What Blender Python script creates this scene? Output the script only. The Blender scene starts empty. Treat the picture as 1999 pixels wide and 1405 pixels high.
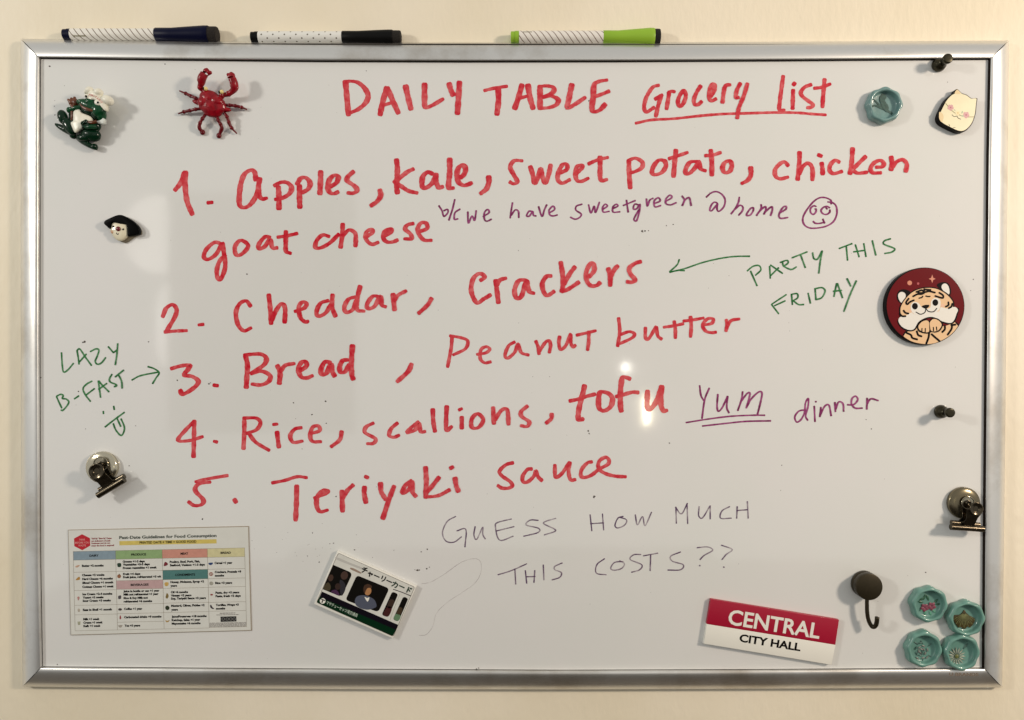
import bpy, bmesh, math, random
from mathutils import Vector, Matrix
random.seed(7)
C = bpy.context.scene.collection
# ---------------------------------------------------------------- measures
# metres; the face of the whiteboard is the plane y = 0, "h" is the height in mm in front of it
S = 0.000476            # metres of board per photograph pixel
D = 0.70                # camera to board
CX, CY = 999.5, 702.5
def P(px, py, h=0.0):
    k = S*(D-h*0.001)/D
    return Vector(((px-CX)*k, -h*0.001, (CY-py)*k))
# ---------------------------------------------------------------- camera
cam_d = bpy.data.cameras.new('camera'); cam = bpy.data.objects.new('camera', cam_d); C.objects.link(cam)
cam.location = (0, -D, 0); cam.rotation_euler = (math.radians(90), 0, 0)
cam_d.sensor_width = 36; cam_d.lens = 36*D/(1999*S)
cam_d.clip_start = 0.01; cam_d.clip_end = 50
bpy.context.scene.camera = cam
# ---------------------------------------------------------------- world, lamps, exposure
w = bpy.data.worlds.new('World'); bpy.context.scene.world = w; w.use_nodes = True
w.node_tree.nodes['Background'].inputs[0].default_value = (1.0, 0.99, 0.955, 1)
w.node_tree.nodes['Background'].inputs[1].default_value = 0.46
vs = bpy.context.scene.view_settings
vs.view_transform = 'Standard'; vs.look = 'None'; vs.gamma = 1; vs.exposure = 0.1
def area(name, loc, target, size, watts, col, size_y=None):
    l = bpy.data.lights.new(name, 'AREA'); l.energy = watts; l.color = col; l.size = size
    if size_y: l.shape = 'RECTANGLE'; l.size_y = size_y
    o = bpy.data.objects.new(name, l); C.objects.link(o); o.location = loc
    o.rotation_euler = (Vector(target)-Vector(loc)).to_track_quat('-Z', 'Y').to_euler(); return o
area('lamp_right', (1.30, -0.92, 0.44), (0.3, 0, 0), 0.17, 15.0, (1.0, 0.835, 0.675))
area('lamp_left', (-1.45, -1.0, 0.48), (-0.3, 0, 0), 0.17, 9.8, (1.0, 0.95, 0.87))
# the lit doorway and the two bulbs across the room that the glossy board mirrors
area('lamp_doorway', (-1.13, -1.70, 0.40), (-1.13, 0, 0.40), 0.22, 0.17, (1.0, 0.93, 0.84), 0.25).data.shape = 'ELLIPSE'
area('lamp_doorway_low', (-1.10, -1.70, 0.11), (-1.10, 0, 0.11), 0.07, 0.07, (1.0, 0.95, 0.88), 0.27).data.shape = 'ELLIPSE'
def bulb(name, loc, r, watts, col):
    l = bpy.data.lights.new(name, 'POINT'); l.energy = watts; l.color = col; l.shadow_soft_size = r
    o = bpy.data.objects.new(name, l); C.objects.link(o); o.location = loc
bulb('lamp_bulb', (0.456, -2.3, -0.032), 0.015, 0.22, (1, 0.97, 0.86))
area('lamp_strip', (0.537, -2.3, -0.200), (0.537, 0, -0.2), 0.010, 0.26, (1, 0.90, 0.62), 0.11)
sc = bpy.context.scene
sc.render.engine = 'CYCLES'
sc.cycles.transparent_max_bounces = 16
# ---------------------------------------------------------------- materials
def mat(name, col, rough=0.5, metal=0.0, noise=None, bump=None, spec=None, coat=0.0, ior=1.5):
    """noise = (scale, amount): value variation; bump = (scale, strength, distance_m)"""
    m = bpy.data.materials.new(name); m.use_nodes = True
    nt = m.node_tree; b = nt.nodes['Principled BSDF']
    b.inputs['Base Color'].default_value = (*col, 1); b.inputs['Roughness'].default_value = rough
    b.inputs['Metallic'].default_value = metal; b.inputs['IOR'].default_value = ior
    b.inputs['Coat Weight'].default_value = coat
    tc = nt.nodes.new('ShaderNodeTexCoord')
    if noise:
        n = nt.nodes.new('ShaderNodeTexNoise'); n.inputs['Scale'].default_value = noise[0]; n.inputs['Detail'].default_value = 5
        nt.links.new(tc.outputs['Object'], n.inputs['Vector'])
        r = nt.nodes.new('ShaderNodeValToRGB'); a = noise[1]
        r.color_ramp.elements[0].position = 0.3; r.color_ramp.elements[1].position = 0.7
        r.color_ramp.elements[0].color = (*[c*(1-a) for c in col], 1)
        r.color_ramp.elements[1].color = (*[min(1, c*(1+a)) for c in col], 1)
        nt.links.new(n.outputs['Fac'], r.inputs['Fac']); nt.links.new(r.outputs['Color'], b.inputs['Base Color'])
    if bump:
        n2 = nt.nodes.new('ShaderNodeTexNoise'); n2.inputs['Scale'].default_value = bump[0]; n2.inputs['Detail'].default_value = 6
        nt.links.new(tc.outputs['Object'], n2.inputs['Vector'])
        bp = nt.nodes.new('ShaderNodeBump'); bp.inputs['Strength'].default_value = bump[1]; bp.inputs['Distance'].default_value = bump[2]
        nt.links.new(n2.outputs['Fac'], bp.inputs['Height']); nt.links.new(bp.outputs['Normal'], b.inputs['Normal'])
    return m
def ink(name, dark, light, alpha_lo, alpha_hi, nscale=260):
    """translucent marker film: the 'ink' attribute and a noise give its density"""
    m = bpy.data.materials.new(name); m.use_nodes = True; nt = m.node_tree
    b = nt.nodes['Principled BSDF']; out = nt.nodes['Material Output']
    b.inputs['Roughness'].default_value = 0.10; b.inputs['Specular IOR Level'].default_value = 0.45
    tc = nt.nodes.new('ShaderNodeTexCoord'); n = nt.nodes.new('ShaderNodeTexNoise')
    n.inputs['Scale'].default_value = nscale; n.inputs['Detail'].default_value = 4
    nt.links.new(tc.outputs['Object'], n.inputs['Vector'])
    at = nt.nodes.new('ShaderNodeAttribute'); at.attribute_name = 'ink'
    ma = nt.nodes.new('ShaderNodeMath'); ma.operation = 'MULTIPLY_ADD'; ma.inputs[1].default_value = 2.8
    nt.links.new(n.outputs['Fac'], ma.inputs[0])
    sub = nt.nodes.new('ShaderNodeMath'); sub.operation = 'SUBTRACT'; sub.inputs[1].default_value = 1.4
    nt.links.new(at.outputs['Fac'], sub.inputs[0]); nt.links.new(sub.outputs[0], ma.inputs[2]); ma.use_clamp = True
    mc = nt.nodes.new('ShaderNodeMix'); mc.data_type = 'RGBA'
    mc.inputs[6].default_value = (*light, 1); mc.inputs[7].default_value = (*dark, 1)
    nt.links.new(ma.outputs[0], mc.inputs[0]); nt.links.new(mc.outputs[2], b.inputs['Base Color'])
    mr = nt.nodes.new('ShaderNodeMapRange'); mr.inputs['To Min'].default_value = alpha_lo; mr.inputs['To Max'].default_value = alpha_hi
    nt.links.new(ma.outputs[0], mr.inputs['Value'])
    tr = nt.nodes.new('ShaderNodeBsdfTransparent'); mx = nt.nodes.new('ShaderNodeMixShader')
    nt.links.new(mr.outputs[0], mx.inputs[0]); nt.links.new(tr.outputs[0], mx.inputs[1]); nt.links.new(b.outputs[0], mx.inputs[2])
    nt.links.new(mx.outputs[0], out.inputs['Surface'])
    return m
M = {}
M['red_ink'] = ink('red_ink', (0.56, 0.012, 0.030), (0.84, 0.085, 0.10), 0.66, 0.98, 210)
M['purple_ink'] = ink('purple_ink', (0.17, 0.010, 0.080), (0.40, 0.05, 0.24), 0.70, 0.97)
M['green_ink'] = ink('green_ink', (0.006, 0.11, 0.02), (0.04, 0.27, 0.07), 0.70, 0.97)
M['faint_ink'] = ink('faint_ink', (0.10, 0.045, 0.12), (0.25, 0.15, 0.24), 0.25, 0.85, 120)
M['pencil_ink'] = ink('pencil_ink', (0.32, 0.26, 0.28), (0.45, 0.40, 0.38), 0.12, 0.45, 120)
M['speck'] = ink('speck_ink', (0.03, 0.02, 0.015), (0.10, 0.07, 0.05), 0.6, 0.95, 900)
# ---------------------------------------------------------------- object helpers
def thing(name, label, cat, loc, group=None):
    o = bpy.data.objects.new(name, None); C.objects.link(o); o.location = loc
    o.empty_display_size = 0.01; o['label'] = label; o['category'] = cat
    if group: o['group'] = group
    return o
def origin_of(parent):
    v = Vector((0, 0, 0)); q = parent
    while q is not None: v += q.location; q = q.parent
    return v
def obj(name, bm, m, parent=None, smooth=True, label=None, kind=None, mods=True):
    me = bpy.data.meshes.new(name)
    o = bpy.data.objects.new(name, me); C.objects.link(o)
    if parent is not None:
        o.parent = parent; bmesh.ops.translate(bm, vec=-origin_of(parent), verts=bm.verts)
    bm.to_mesh(me); bm.free()
    me.materials.append(m)
    if smooth:
        for p in me.polygons: p.use_smooth = True
    if label: o['label'] = label
    if kind: o['kind'] = kind
    return o
def sharp(bm, ang=35):
    for e in bm.edges:
        if len(e.link_faces) == 2:
            try: e.smooth = e.calc_face_angle() < math.radians(ang)
            except Exception: pass
def smooth_line(pts, sub=6):
    """Catmull-Rom through the points (any dimension)"""
    pts = [Vector(p) for p in pts]
    if len(pts) < 3: 
        a, b = pts[0], pts[-1]; return [a.lerp(b, i/4) for i in range(5)]
    out = []; closed = (pts[0]-pts[-1]).length < 1e-6
    for i in range(len(pts)-1):
        p1, p2 = pts[i], pts[i+1]
        p0 = pts[i-1] if i > 0 else (pts[-2] if closed else p1*2-p2)
        p3 = pts[i+2] if i+2 < len(pts) else (pts[1] if closed else p2*2-p1)
        for k in range(sub):
            t = k/sub
            out.append(0.5*((2*p1)+(p2-p0)*t+(2*p0-5*p1+4*p2-p3)*t*t+(3*p1-p0-3*p2+p3)*t**3))
    out.append(pts[-1]); return out
def ribbon(bm, pts, a, b, h, lay=None, base=0.5, jitter=True, cap=0.32, sub=6):
    """flat stroke: pts in photo pixels, a = width of upright strokes, b = width of level strokes (px)"""
    ln = smooth_line(pts, sub); n = len(ln)
    L = sum((ln[i+1]-ln[i]).length for i in range(n-1)) or 1
    ph = random.random()*10; rows = []
    s = 0; wts = []
    prevn = None
    for i, p in enumerate(ln):
        d = (ln[min(i+1, n-1)]-ln[max(i-1, 0)]);
        if d.length < 1e-6: d = Vector((1, 0))
        d.normalize(); nn = Vector((-d.y, d.x))
        wd = math.hypot(a*d.y, b*d.x)
        if jitter: wd *= 1+0.07*math.sin(s*0.28+ph)+0.045*math.sin(s*0.8+ph*2)
        if i > 0: s += (ln[i]-ln[i-1]).length
        wts.append((p, d, nn, wd, s))
    def row(p, nn, hw, dens):
        hh = h+0.022*len(rows)/(n+4)
        vs_ = [bm.verts.new(P(*(p+nn*hw), hh)), bm.verts.new(P(*p, hh)), bm.verts.new(P(*(p-nn*hw), hh))]
        if lay is not None:
            for v in vs_: v[lay] = dens
        rows.append(vs_)
    def dens(s_):
        t = s_/L
        e = 0.30*math.exp(-s_/7.0) + 0.22*math.exp(-(L-s_)/6.0)
        return max(0, min(1.3, base + e + 0.10*math.sin(t*5+ph)))
    p, d, nn, wd, _ = wts[0]
    cl = wd*cap
    row(p-d*cl, nn, wd*0.28, dens(0)); row(p-d*cl*0.6, nn, wd*0.42, dens(0))
    for p, d, nn, wd, s_ in wts: row(p, nn, wd*0.5, dens(s_))
    p, d, nn, wd, s_ = wts[-1]
    row(p+d*cl*0.6, nn, wd*0.42, dens(s_)); row(p+d*cl, nn, wd*0.28, dens(s_))
    for i in range(len(rows)-1):
        for k in (0, 1):
            try: bm.faces.new((rows[i][k], rows[i+1][k], rows[i+1][k+1], rows[i][k+1]))
            except Exception: pass
def word(parent, name, label, strokes, org, sc_, a, b, m, base=0.5, h=0.06):
    bm = bmesh.new(); lay = bm.verts.layers.float.new('ink')
    for i, st in enumerate(strokes):
        pts = [(org[0]+x/sc_, org[1]+y/sc_) for x, y in st]
        ribbon(bm, pts, a, b, h+0.028*i, lay, base+random.uniform(-0.12, 0.12))
    bmesh.ops.recalc_face_normals(bm, faces=bm.faces)
    for f in bm.faces:
        if f.normal.y > 0: f.normal_flip()
    return obj(name, bm, M[m], parent, label=label)
def poly(bm, pts, h, closed_smooth=False):
    """flat polygon, pts in photo pixels"""
    f = bm.faces.new([bm.verts.new(P(x, y, h)) for x, y in pts])
    f.normal_update()
    if f.normal.y > 0: f.normal_flip()
    return f
def circ(cx, cy, rx, ry=None, n=32, rot=0):
    ry = rx if ry is None else ry; r = math.radians(rot)
    return [(cx+rx*math.cos(t)*math.cos(r)-ry*math.sin(t)*math.sin(r), cy+rx*math.cos(t)*math.sin(r)+ry*math.sin(t)*math.cos(r))
            for t in [2*math.pi*i/n for i in range(n)]]
def sm(pts, sub=5):
    q = smooth_line([Vector(p) for p in pts]+[Vector(pts[0])], sub)[:-1]
    return [(v.x, v.y) for v in q]
def tr(org, s, pts): return [(org[0]+x/s, org[1]+y/s) for x, y in pts]
def prism(bm, pts, h0, h1, bev=0.0, bsteps=3):
    """solid with the outline pts (photo pixels, seen on its front at h1) from h0 to h1 with a rounded front edge (mm)"""
    front = [P(x, y, h1) for x, y in pts]; n = len(front)
    ctr = sum(front, Vector())/n
    # outward direction per vertex
    area2 = sum(front[i].x*front[(i+1) % n].z-front[(i+1) % n].x*front[i].z for i in range(n))
    sg = 1 if area2 > 0 else -1
    def off(i, d):
        a, b, c = front[i-1], front[i], front[(i+1) % n]
        e1 = (b-a); e2 = (c-b); e1.y = e2.y = 0
        if e1.length < 1e-9: e1 = e2
        if e2.length < 1e-9: e2 = e1
        n1 = Vector((e1.z, 0, -e1.x)).normalized(); n2 = Vector((e2.z, 0, -e2.x)).normalized()
        m_ = (n1+n2)
        if m_.length < 1e-6: m_ = n1
        m_.normalize(); k = 1/max(0.5, m_.dot(n1))
        return b+m_*(sg*d*k)
    rings = []
    steps = [(0, h0)]
    if bev > 0:
        for k in range(bsteps+1):
            t = math.pi/2*k/bsteps
            steps.append((-(1-math.cos(t))*bev*0.001, h1-bev+bev*math.sin(t)))
    else: steps.append((0, h1))
    for d, h in steps:
        r = []
        for i in range(n):
            v = off(i, d) if d else front[i].copy(); v.y = -h*0.001; r.append(bm.verts.new(v))
        rings.append(r)
    for j in range(len(rings)-1):
        for i in range(n):
            bm.faces.new((rings[j][i], rings[j][(i+1) % n], rings[j+1][(i+1) % n], rings[j+1][i]))
    bm.faces.new(rings[-1]); bm.faces.new(list(reversed(rings[0])))
    bmesh.ops.recalc_face_normals(bm, faces=bm.faces)
def lathe(bm, cx, cy, href, prof, n=48, radf=None):
    """turned shape, axis out of the board; prof = [(radius_px, h_mm)...]; centre read at height href"""
    c = P(cx, cy, href); rings = []
    for r, h in prof:
        ring = []
        for i in range(n):
            t = 2*math.pi*i/n; rr = r*S*(radf(t, r, h) if radf else 1)
            ring.append(bm.verts.new((c.x+rr*math.cos(t), -h*0.001, c.z+rr*math.sin(t))))
        rings.append(ring)
    for j in range(len(rings)-1):
        for i in range(n):
            bm.faces.new((rings[j][i], rings[j][(i+1) % n], rings[j+1][(i+1) % n], rings[j+1][i]))
    bm.faces.new(rings[0]); bm.faces.new(rings[-1])
    bmesh.ops.recalc_face_normals(bm, faces=bm.faces)
def tube(bm, pts, radii, n=12, sub=5):
    """pts = [(px,py,h)], radii in px"""
    w3 = smooth_line([P(*p) for p in pts], sub)
    m_ = len(w3); rr = []
    for i in range(m_):
        t = i/(m_-1)*(len(radii)-1); k = min(int(t), len(radii)-2); f = t-k
        rr.append((radii[k]*(1-f)+radii[k+1]*f)*S)
    rings = []; up = Vector((0, -1, 0))
    for i, p in enumerate(w3):
        d = (w3[min(i+1, m_-1)]-w3[max(i-1, 0)]).normalized()
        x = d.cross(up)
        if x.length < 1e-4: x = d.cross(Vector((1, 0, 0)))
        x.normalize(); y = x.cross(d).normalized(); up = y
        rings.append([bm.verts.new(p+(x*math.cos(2*math.pi*k/n)+y*math.sin(2*math.pi*k/n))*rr[i]) for k in range(n)])
    for j in range(m_-1):
        for k in range(n):
            bm.faces.new((rings[j][k], rings[j][(k+1) % n], rings[j+1][(k+1) % n], rings[j+1][k]))
    bm.faces.new(rings[0]); bm.faces.new(rings[-1])
    bmesh.ops.recalc_face_normals(bm, faces=bm.faces)
def ball(bm, px, py, h, rx, ry, rz, rot=0, seg=16):
    """ellipsoid: rx along, ry across (px), rz out of the board (mm); rot in degrees clockwise in the picture"""
    c = P(px, py, h)
    mt = Matrix.Translation(c) @ Matrix.Rotation(math.radians(rot), 4, 'Y') @ Matrix.Diagonal((rx*S, rz*0.001, ry*S, 1))
    bmesh.ops.create_uvsphere(bm, u_segments=seg, v_segments=max(8, seg//2+2), radius=1, matrix=mt)
def fuse(bm, voxel=0.00035, smooth=4):
    """melt overlapping shapes into one continuous skin"""
    me = bpy.data.meshes.new('tmp'); bm.to_mesh(me); bm.free()
    o = bpy.data.objects.new('tmp', me); C.objects.link(o)
    r = o.modifiers.new('r', 'REMESH'); r.mode = 'VOXEL'; r.voxel_size = voxel
    s = o.modifiers.new('s', 'SMOOTH'); s.iterations = smooth; s.factor = 0.5
    dg = bpy.context.evaluated_depsgraph_get(); dg.update()
    nm = bpy.data.meshes.new_from_object(o.evaluated_get(dg))
    b2 = bmesh.new(); b2.from_mesh(nm)
    bpy.data.objects.remove(o); bpy.data.meshes.remove(me); bpy.data.meshes.remove(nm)
    return b2
def text_bm(bm, body, x, y, width, cap, rot=0, h=1.0, bold=0.0, align='L', shear=0.0, xpos=None):
    """lettering laid flat: (x, y) = left end (or centre) of the base line in photo pixels, fitted to width, cap height cap"""
    cu = bpy.data.curves.new('t', 'FONT'); cu.body = body; cu.size = 1; cu.offset = bold; cu.resolution_u = 3
    o = bpy.data.objects.new('t', cu); C.objects.link(o)
    dg = bpy.context.evaluated_depsgraph_get(); dg.update()
    me = bpy.data.meshes.new_from_object(o.evaluated_get(dg))
    bpy.data.objects.remove(o); bpy.data.curves.remove(cu)
    if not me.vertices: return
    xs = [v.co.x for v in me.vertices]; x0, x1 = min(xs), max(xs)
    if width is None: width = (x1-x0)*cap/0.729
    kx = width/(x1-x0); ky = cap/0.729
    if 'capm' not in text_bm.__dict__: text_bm.capm = {}
    if bold not in text_bm.capm:
        c2 = bpy.data.curves.new('t', 'FONT'); c2.body = 'H'; c2.size = 1; c2.offset = bold
        o2 = bpy.data.objects.new('t', c2); C.objects.link(o2); dg.update(); dg2 = bpy.context.evaluated_depsgraph_get(); dg2.update()
        m2 = bpy.data.meshes.new_from_object(o2.evaluated_get(dg2)); ys = [v.co.y for v in m2.vertices]
        text_bm.capm[bold] = (min(ys), max(ys)); bpy.data.objects.remove(o2); bpy.data.curves.remove(c2); bpy.data.meshes.remove(m2)
    ylo, yhi = text_bm.capm[bold]; ky = cap/(yhi-ylo)
    r = math.radians(rot); cs, sn = math.cos(r), math.sin(r)
    vm = []
    for v in me.vertices:
        u = (v.co.x-x0)*kx - (width/2 if align == 'C' else 0); t = (v.co.y-ylo)*ky
        u += shear*t
        vm.append(bm.verts.new(P(x+u*cs+t*sn, y+u*sn-t*cs, h)))
    for p in me.polygons:
        try:
            f = bm.faces.new([vm[i] for i in p.vertices]); f.normal_update()
            if f.normal.y > 0: f.normal_flip()
        except Exception: pass
    bpy.data.meshes.remove(me)
# ================================================================ THE WALL AND THE FLOOR
def wall_mat():
    m = mat('wall_paint', (0.83, 0.765, 0.655), 0.55)
    nt = m.node_tree; b = nt.nodes['Principled BSDF']; tc = nt.nodes.new('ShaderNodeTexCoord')
    n = nt.nodes.new('ShaderNodeTexNoise'); n.inputs['Scale'].default_value = 3.2; n.inputs['Detail'].default_value = 7
    nt.links.new(tc.outputs['Object'], n.inputs['Vector'])
    r = nt.nodes.new('ShaderNodeValToRGB'); r.color_ramp.elements[0].position = 0.32; r.color_ramp.elements[1].position = 0.62
    r.color_ramp.elements[0].color = (0.75, 0.670, 0.50, 1); r.color_ramp.elements[1].color = (0.86, 0.785, 0.635, 1)
    nt.links.new(n.outputs['Fac'], r.inputs['Fac']); nt.links.new(r.outputs['Color'], b.inputs['Base Color'])
    mp = nt.nodes.new('ShaderNodeMapping'); mp.inputs['Scale'].default_value = (1, 1, 0.45)
    nt.links.new(tc.outputs['Object'], mp.inputs['Vector'])
    n2 = nt.nodes.new('ShaderNodeTexNoise'); n2.inputs['Scale'].default_value = 170; n2.inputs['Detail'].default_value = 5
    nt.links.new(mp.outputs[0], n2.inputs['Vector'])
    n3 = nt.nodes.new('ShaderNodeTexNoise'); n3.inputs['Scale'].default_value = 22; n3.inputs['Detail'].default_value = 4
    nt.links.new(mp.outputs[0], n3.inputs['Vector'])
    ad = nt.nodes.new('ShaderNodeMath'); ad.operation = 'MULTIPLY_ADD'; ad.inputs[1].default_value = 2.0
    nt.links.new(n3.outputs['Fac'], ad.inputs[0]); nt.links.new(n2.outputs['Fac'], ad.inputs[2])
    bp = nt.nodes.new('ShaderNodeBump'); bp.inputs['Strength'].default_value = 0.5; bp.inputs['Distance'].default_value = 0.0009
    nt.links.new(ad.outputs[0], bp.inputs['Height']); nt.links.new(bp.outputs['Normal'], b.inputs['Normal'])
    return m
WALLH = -11.0
bm = bmesh.new()
for x, z in ((-2.5, -1.25), (2.5, -1.25), (2.5, 1.4), (-2.5, 1.4)): bm.verts.new((x, -WALLH*0.001, z))
bm.faces.new(bm.verts); bm.normal_update()
if bm.faces[:][0].normal.y > 0: bmesh.ops.reverse_faces(bm, faces=bm.faces[:])
obj('wall', bm, wall_mat(), kind='structure', smooth=False)
bm = bmesh.new()
for x, y in ((-2.5, 0.011), (-2.5, -4), (2.5, -4), (2.5, 0.011)): bm.verts.new((x, y, -1.25))
bm.faces.new(bm.verts)
obj('floor', bm, mat('dark_floor', (0.05, 0.035, 0.022), 0.5, noise=(6, 0.2)), kind='structure', smooth=False)
# dark cupboard across the room that the board mirrors, then an added dark block
bm = bmesh.new()
bmesh.ops.create_cube(bm, size=1, matrix=Matrix.Translation((-0.73, -1.50, 0.137)) @ Matrix.Diagonal((0.54, 0.04, 0.70, 1)))
bmesh.ops.bevel(bm, geom=bm.edges[:], offset=0.004, segments=2, affect='EDGES')
obj('room_cupboard', bm, mat('dark_cupboard', (0.05, 0.045, 0.035), 0.6, noise=(12, 0.15)), kind='structure', smooth=False)
bm = bmesh.new()
bmesh.ops.create_cube(bm, size=1, matrix=Matrix.Translation((-0.03, -1.15, -0.885)) @ Matrix.Diagonal((1.15, 0.5, 0.73, 1)))  # unseen dark block added in place of the camera holder the rail mirrors
bmesh.ops.bevel(bm, geom=bm.edges[:], offset=0.008, segments=2, affect='EDGES')
obj('added_dark_block', bm, mat('dark_block_paint', (0.012, 0.008, 0.005), 0.55, noise=(12, 0.15)), kind='structure', smooth=False)

# ================================================================ THE WHITEBOARD
board = thing('whiteboard', 'large white magnetic board in a silver frame covered with a handwritten grocery list', 'whiteboard', P(1000, 702, 0))
def board_mat():
    m = mat('enamel_white', (0.70, 0.70, 0.66), 0.075, ior=1.8)
    nt = m.node_tree; b = nt.nodes['Principled BSDF']; tc = nt.nodes.new('ShaderNodeTexCoord')
    n = nt.nodes.new('ShaderNodeTexNoise'); n.inputs['Scale'].default_value = 7; n.inputs['Detail'].default_value = 6; n.inputs['Roughness'].default_value = 0.6
    nt.links.new(tc.outputs['Object'], n.inputs['Vector'])
    r = nt.nodes.new('ShaderNodeValToRGB'); r.color_ramp.elements[0].position = 0.35; r.color_ramp.elements[1].position = 0.65
    r.color_ramp.elements[0].color = (0.722, 0.736, 0.712, 1); r.color_ramp.elements[1].color = (0.745, 0.742, 0.730, 1)
    nt.links.new(n.outputs['Fac'], r.inputs['Fac']); nt.links.new(r.outputs['Color'], b.inputs['Base Color'])
    n2 = nt.nodes.new('ShaderNodeTexNoise'); n2.inputs['Scale'].default_value = 45; n2.inputs['Detail'].default_value = 3
    nt.links.new(tc.outputs['Object'], n2.inputs['Vector'])
    mr = nt.nodes.new('ShaderNodeMapRange'); mr.inputs['To Min'].default_value = 0.04; mr.inputs['To Max'].default_value = 0.085
    nt.links.new(n2.outputs['Fac'], mr.inputs['Value']); nt.links.new(mr.outputs[0], b.inputs['Roughness'])
    n3 = nt.nodes.new('ShaderNodeTexNoise'); n3.inputs['Scale'].default_value = 18; n3.inputs['Detail'].default_value = 1
    nt.links.new(tc.outputs['Object'], n3.inputs['Vector'])
    bp = nt.nodes.new('ShaderNodeBump'); bp.inputs['Strength'].default_value = 0.5; bp.inputs['Distance'].default_value = 0.00012
    nt.links.new(n3.outputs['Fac'], bp.inputs['Height']); nt.links.new(bp.outputs['Normal'], b.inputs['Normal'])
    return m
bm = bmesh.new()
poly(bm, [(66, 102), (1942, 102), (1936, 1318), (68, 1318)], 0)
obj('writing_surface', bm, board_mat(), board, smooth=False)
bm = bmesh.new()
prism(bm, [(48, 84), (1960, 86), (1949, 1334), (51, 1332)], -10.6, -0.6)
obj('backing', bm, mat('dark_backing', (0.02, 0.016, 0.012), 0.8), board, smooth=False)
alu = mat('silver_frame', (0.78, 0.775, 0.75), 0.34, 0.90, bump=(350, 0.06, 0.0002))
_nt = alu.node_tree; _tc = _nt.nodes.new('ShaderNodeTexCoord'); _n = _nt.nodes.new('ShaderNodeTexNoise'); _n.inputs['Scale'].default_value = 9; _n.inputs['Detail'].default_value = 7; _n.inputs['Roughness'].default_value = 0.65
_nt.links.new(_tc.outputs['Object'], _n.inputs['Vector']); _r = _nt.nodes.new('ShaderNodeValToRGB')
_r.color_ramp.elements[0].position = 0.30; _r.color_ramp.elements[0].color = (0.52, 0.48, 0.42, 1); _r.color_ramp.elements[1].position = 0.52; _r.color_ramp.elements[1].color = (0.79, 0.785, 0.76, 1)
_nt.links.new(_n.outputs['Fac'], _r.inputs['Fac']); _nt.links.new(_r.outputs['Color'], _nt.nodes['Principled BSDF'].inputs['Base Color'])
PROF = [(0, 0.05), (0, 3.2), (.02, 3.55), (.07, 3.85), (.16, 4.0), (.28, 3.9), (.40, 3.5), (.52, 2.9), (.64, 2.0), (.75, 0.8), (.85, -0.8), (.93, -2.8), (.98, -5.0), (1.0, -7.0), (1.0, -10.9)]
def rail(inner, outer, label):
    def interp(pl, t):
        # arc parameter
        Ls = [math.dist(pl[i], pl[i+1]) for i in range(len(pl)-1)]; T = sum(Ls)*t; i = 0
        while i < len(Ls)-1 and T > Ls[i]: T -= Ls[i]; i += 1
        f = T/Ls[i]; return Vector((pl[i][0]*(1-f)+pl[i+1][0]*f, pl[i][1]*(1-f)+pl[i+1][1]*f))
    bm = bmesh.new(); N = 24; rows = []
    for k in range(N+1):
        t = k/N; a = interp(inner, t); b = interp(outer, t); row = []
        base = None
        for (q, h) in PROF:
            p = a.lerp(b, q)
            if q == 0:
                v = P(p.x, p.y, 3.5); v.y = -h*0.001
            elif q == 1.0:
                v = P(p.x, p.y, -5.0); v.y = -h*0.001
            else: v = P(p.x, p.y, h)
            # a hair's gap at the mitres
            row.append(bm.verts.new(v))
        rows.append(row)
    for j in range(N):
        for i in range(len(PROF)-1):
            bm.faces.new((rows[j][i], rows[j+1][i], rows[j+1][i+1], rows[j][i+1]))
    bm.faces.new(rows[0]); bm.faces.new(rows[-1])
    bmesh.ops.recalc_face_normals(bm, faces=bm.faces); sharp(bm, 40)
    obj('frame_rail', bm, alu, board, label=label)
ti = [(75.6, 111), (300, 114), (600, 117), (900, 118), (1200, 117.5), (1500, 116), (1934.2, 112.8)]
to = [(40.8, 74.5), (300, 78.5), (600, 81.5), (900, 82), (1200, 81.5), (1500, 80.5), (1969, 78)]
rail(ti, to, 'top rail of the silver frame')
bi = [(79.6, 1304.3), (400, 1307), (700, 1309), (1100, 1311), (1500, 1309.5), (1921.8, 1306.5)]
bo = [(44.5, 1341), (300, 1343.5), (700, 1346), (1100, 1346.5), (1500, 1345), (1956, 1342.6)]
rail(bi, bo, 'bottom rail of the silver frame')
rail([(74.6, 112), (73.8, 300), (73.6, 650), (75, 1100), (78.6, 1303.3)], [(39.7, 75.5), (39.5, 400), (40, 800), (42, 1200), (43.4, 1340)], 'left rail of the silver frame')
rail([(1935.2, 113.8), (1931.5, 290), (1927, 770), (1924, 1100), (1922.8, 1305.5)], [(1970.4, 79), (1967, 400), (1964, 770), (1959.5, 1150), (1957.2, 1341.5)], 'right rail of the silver frame')
shade_dark = mat('painted_shade', (0.018, 0.012, 0.010), 0.7, ior=1.2)
def shade_strip(line, dx, dy, wd, hg, label):
    # dark strip imitating the shade between the rail and the writing surface
    bm = bmesh.new(); rows = []
    for x, y in line:
        a = P(x, y, 3.5); a.y = 0; o2 = Vector((dx*wd*S, 0, -dy*wd*S)); o1 = Vector((-dx*.5*S, 0, dy*.5*S))
        rows.append([bm.verts.new(a+o1+Vector((0, -hg*.001, 0))), bm.verts.new(a+o2*.3+Vector((0, -hg*.001, 0))), bm.verts.new(a+o2+Vector((0, -.00012, 0)))])
    for i in range(len(rows)-1):
        for k in (0, 1): bm.faces.new((rows[i][k], rows[i+1][k], rows[i+1][k+1], rows[i][k+1]))
    obj('shade_strip', bm, shade_dark, board, smooth=False, label=label)
shade_strip(ti, 0, 1, 1.1, 2.9, 'painted shade under the top rail')
shade_strip([(1935.2, 113.8), (1931.5, 290), (1927, 770), (1924, 1100), (1922.8, 1305.5)], -1, 0, 1.7, 2.7, 'painted shade beside the right rail')
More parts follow.
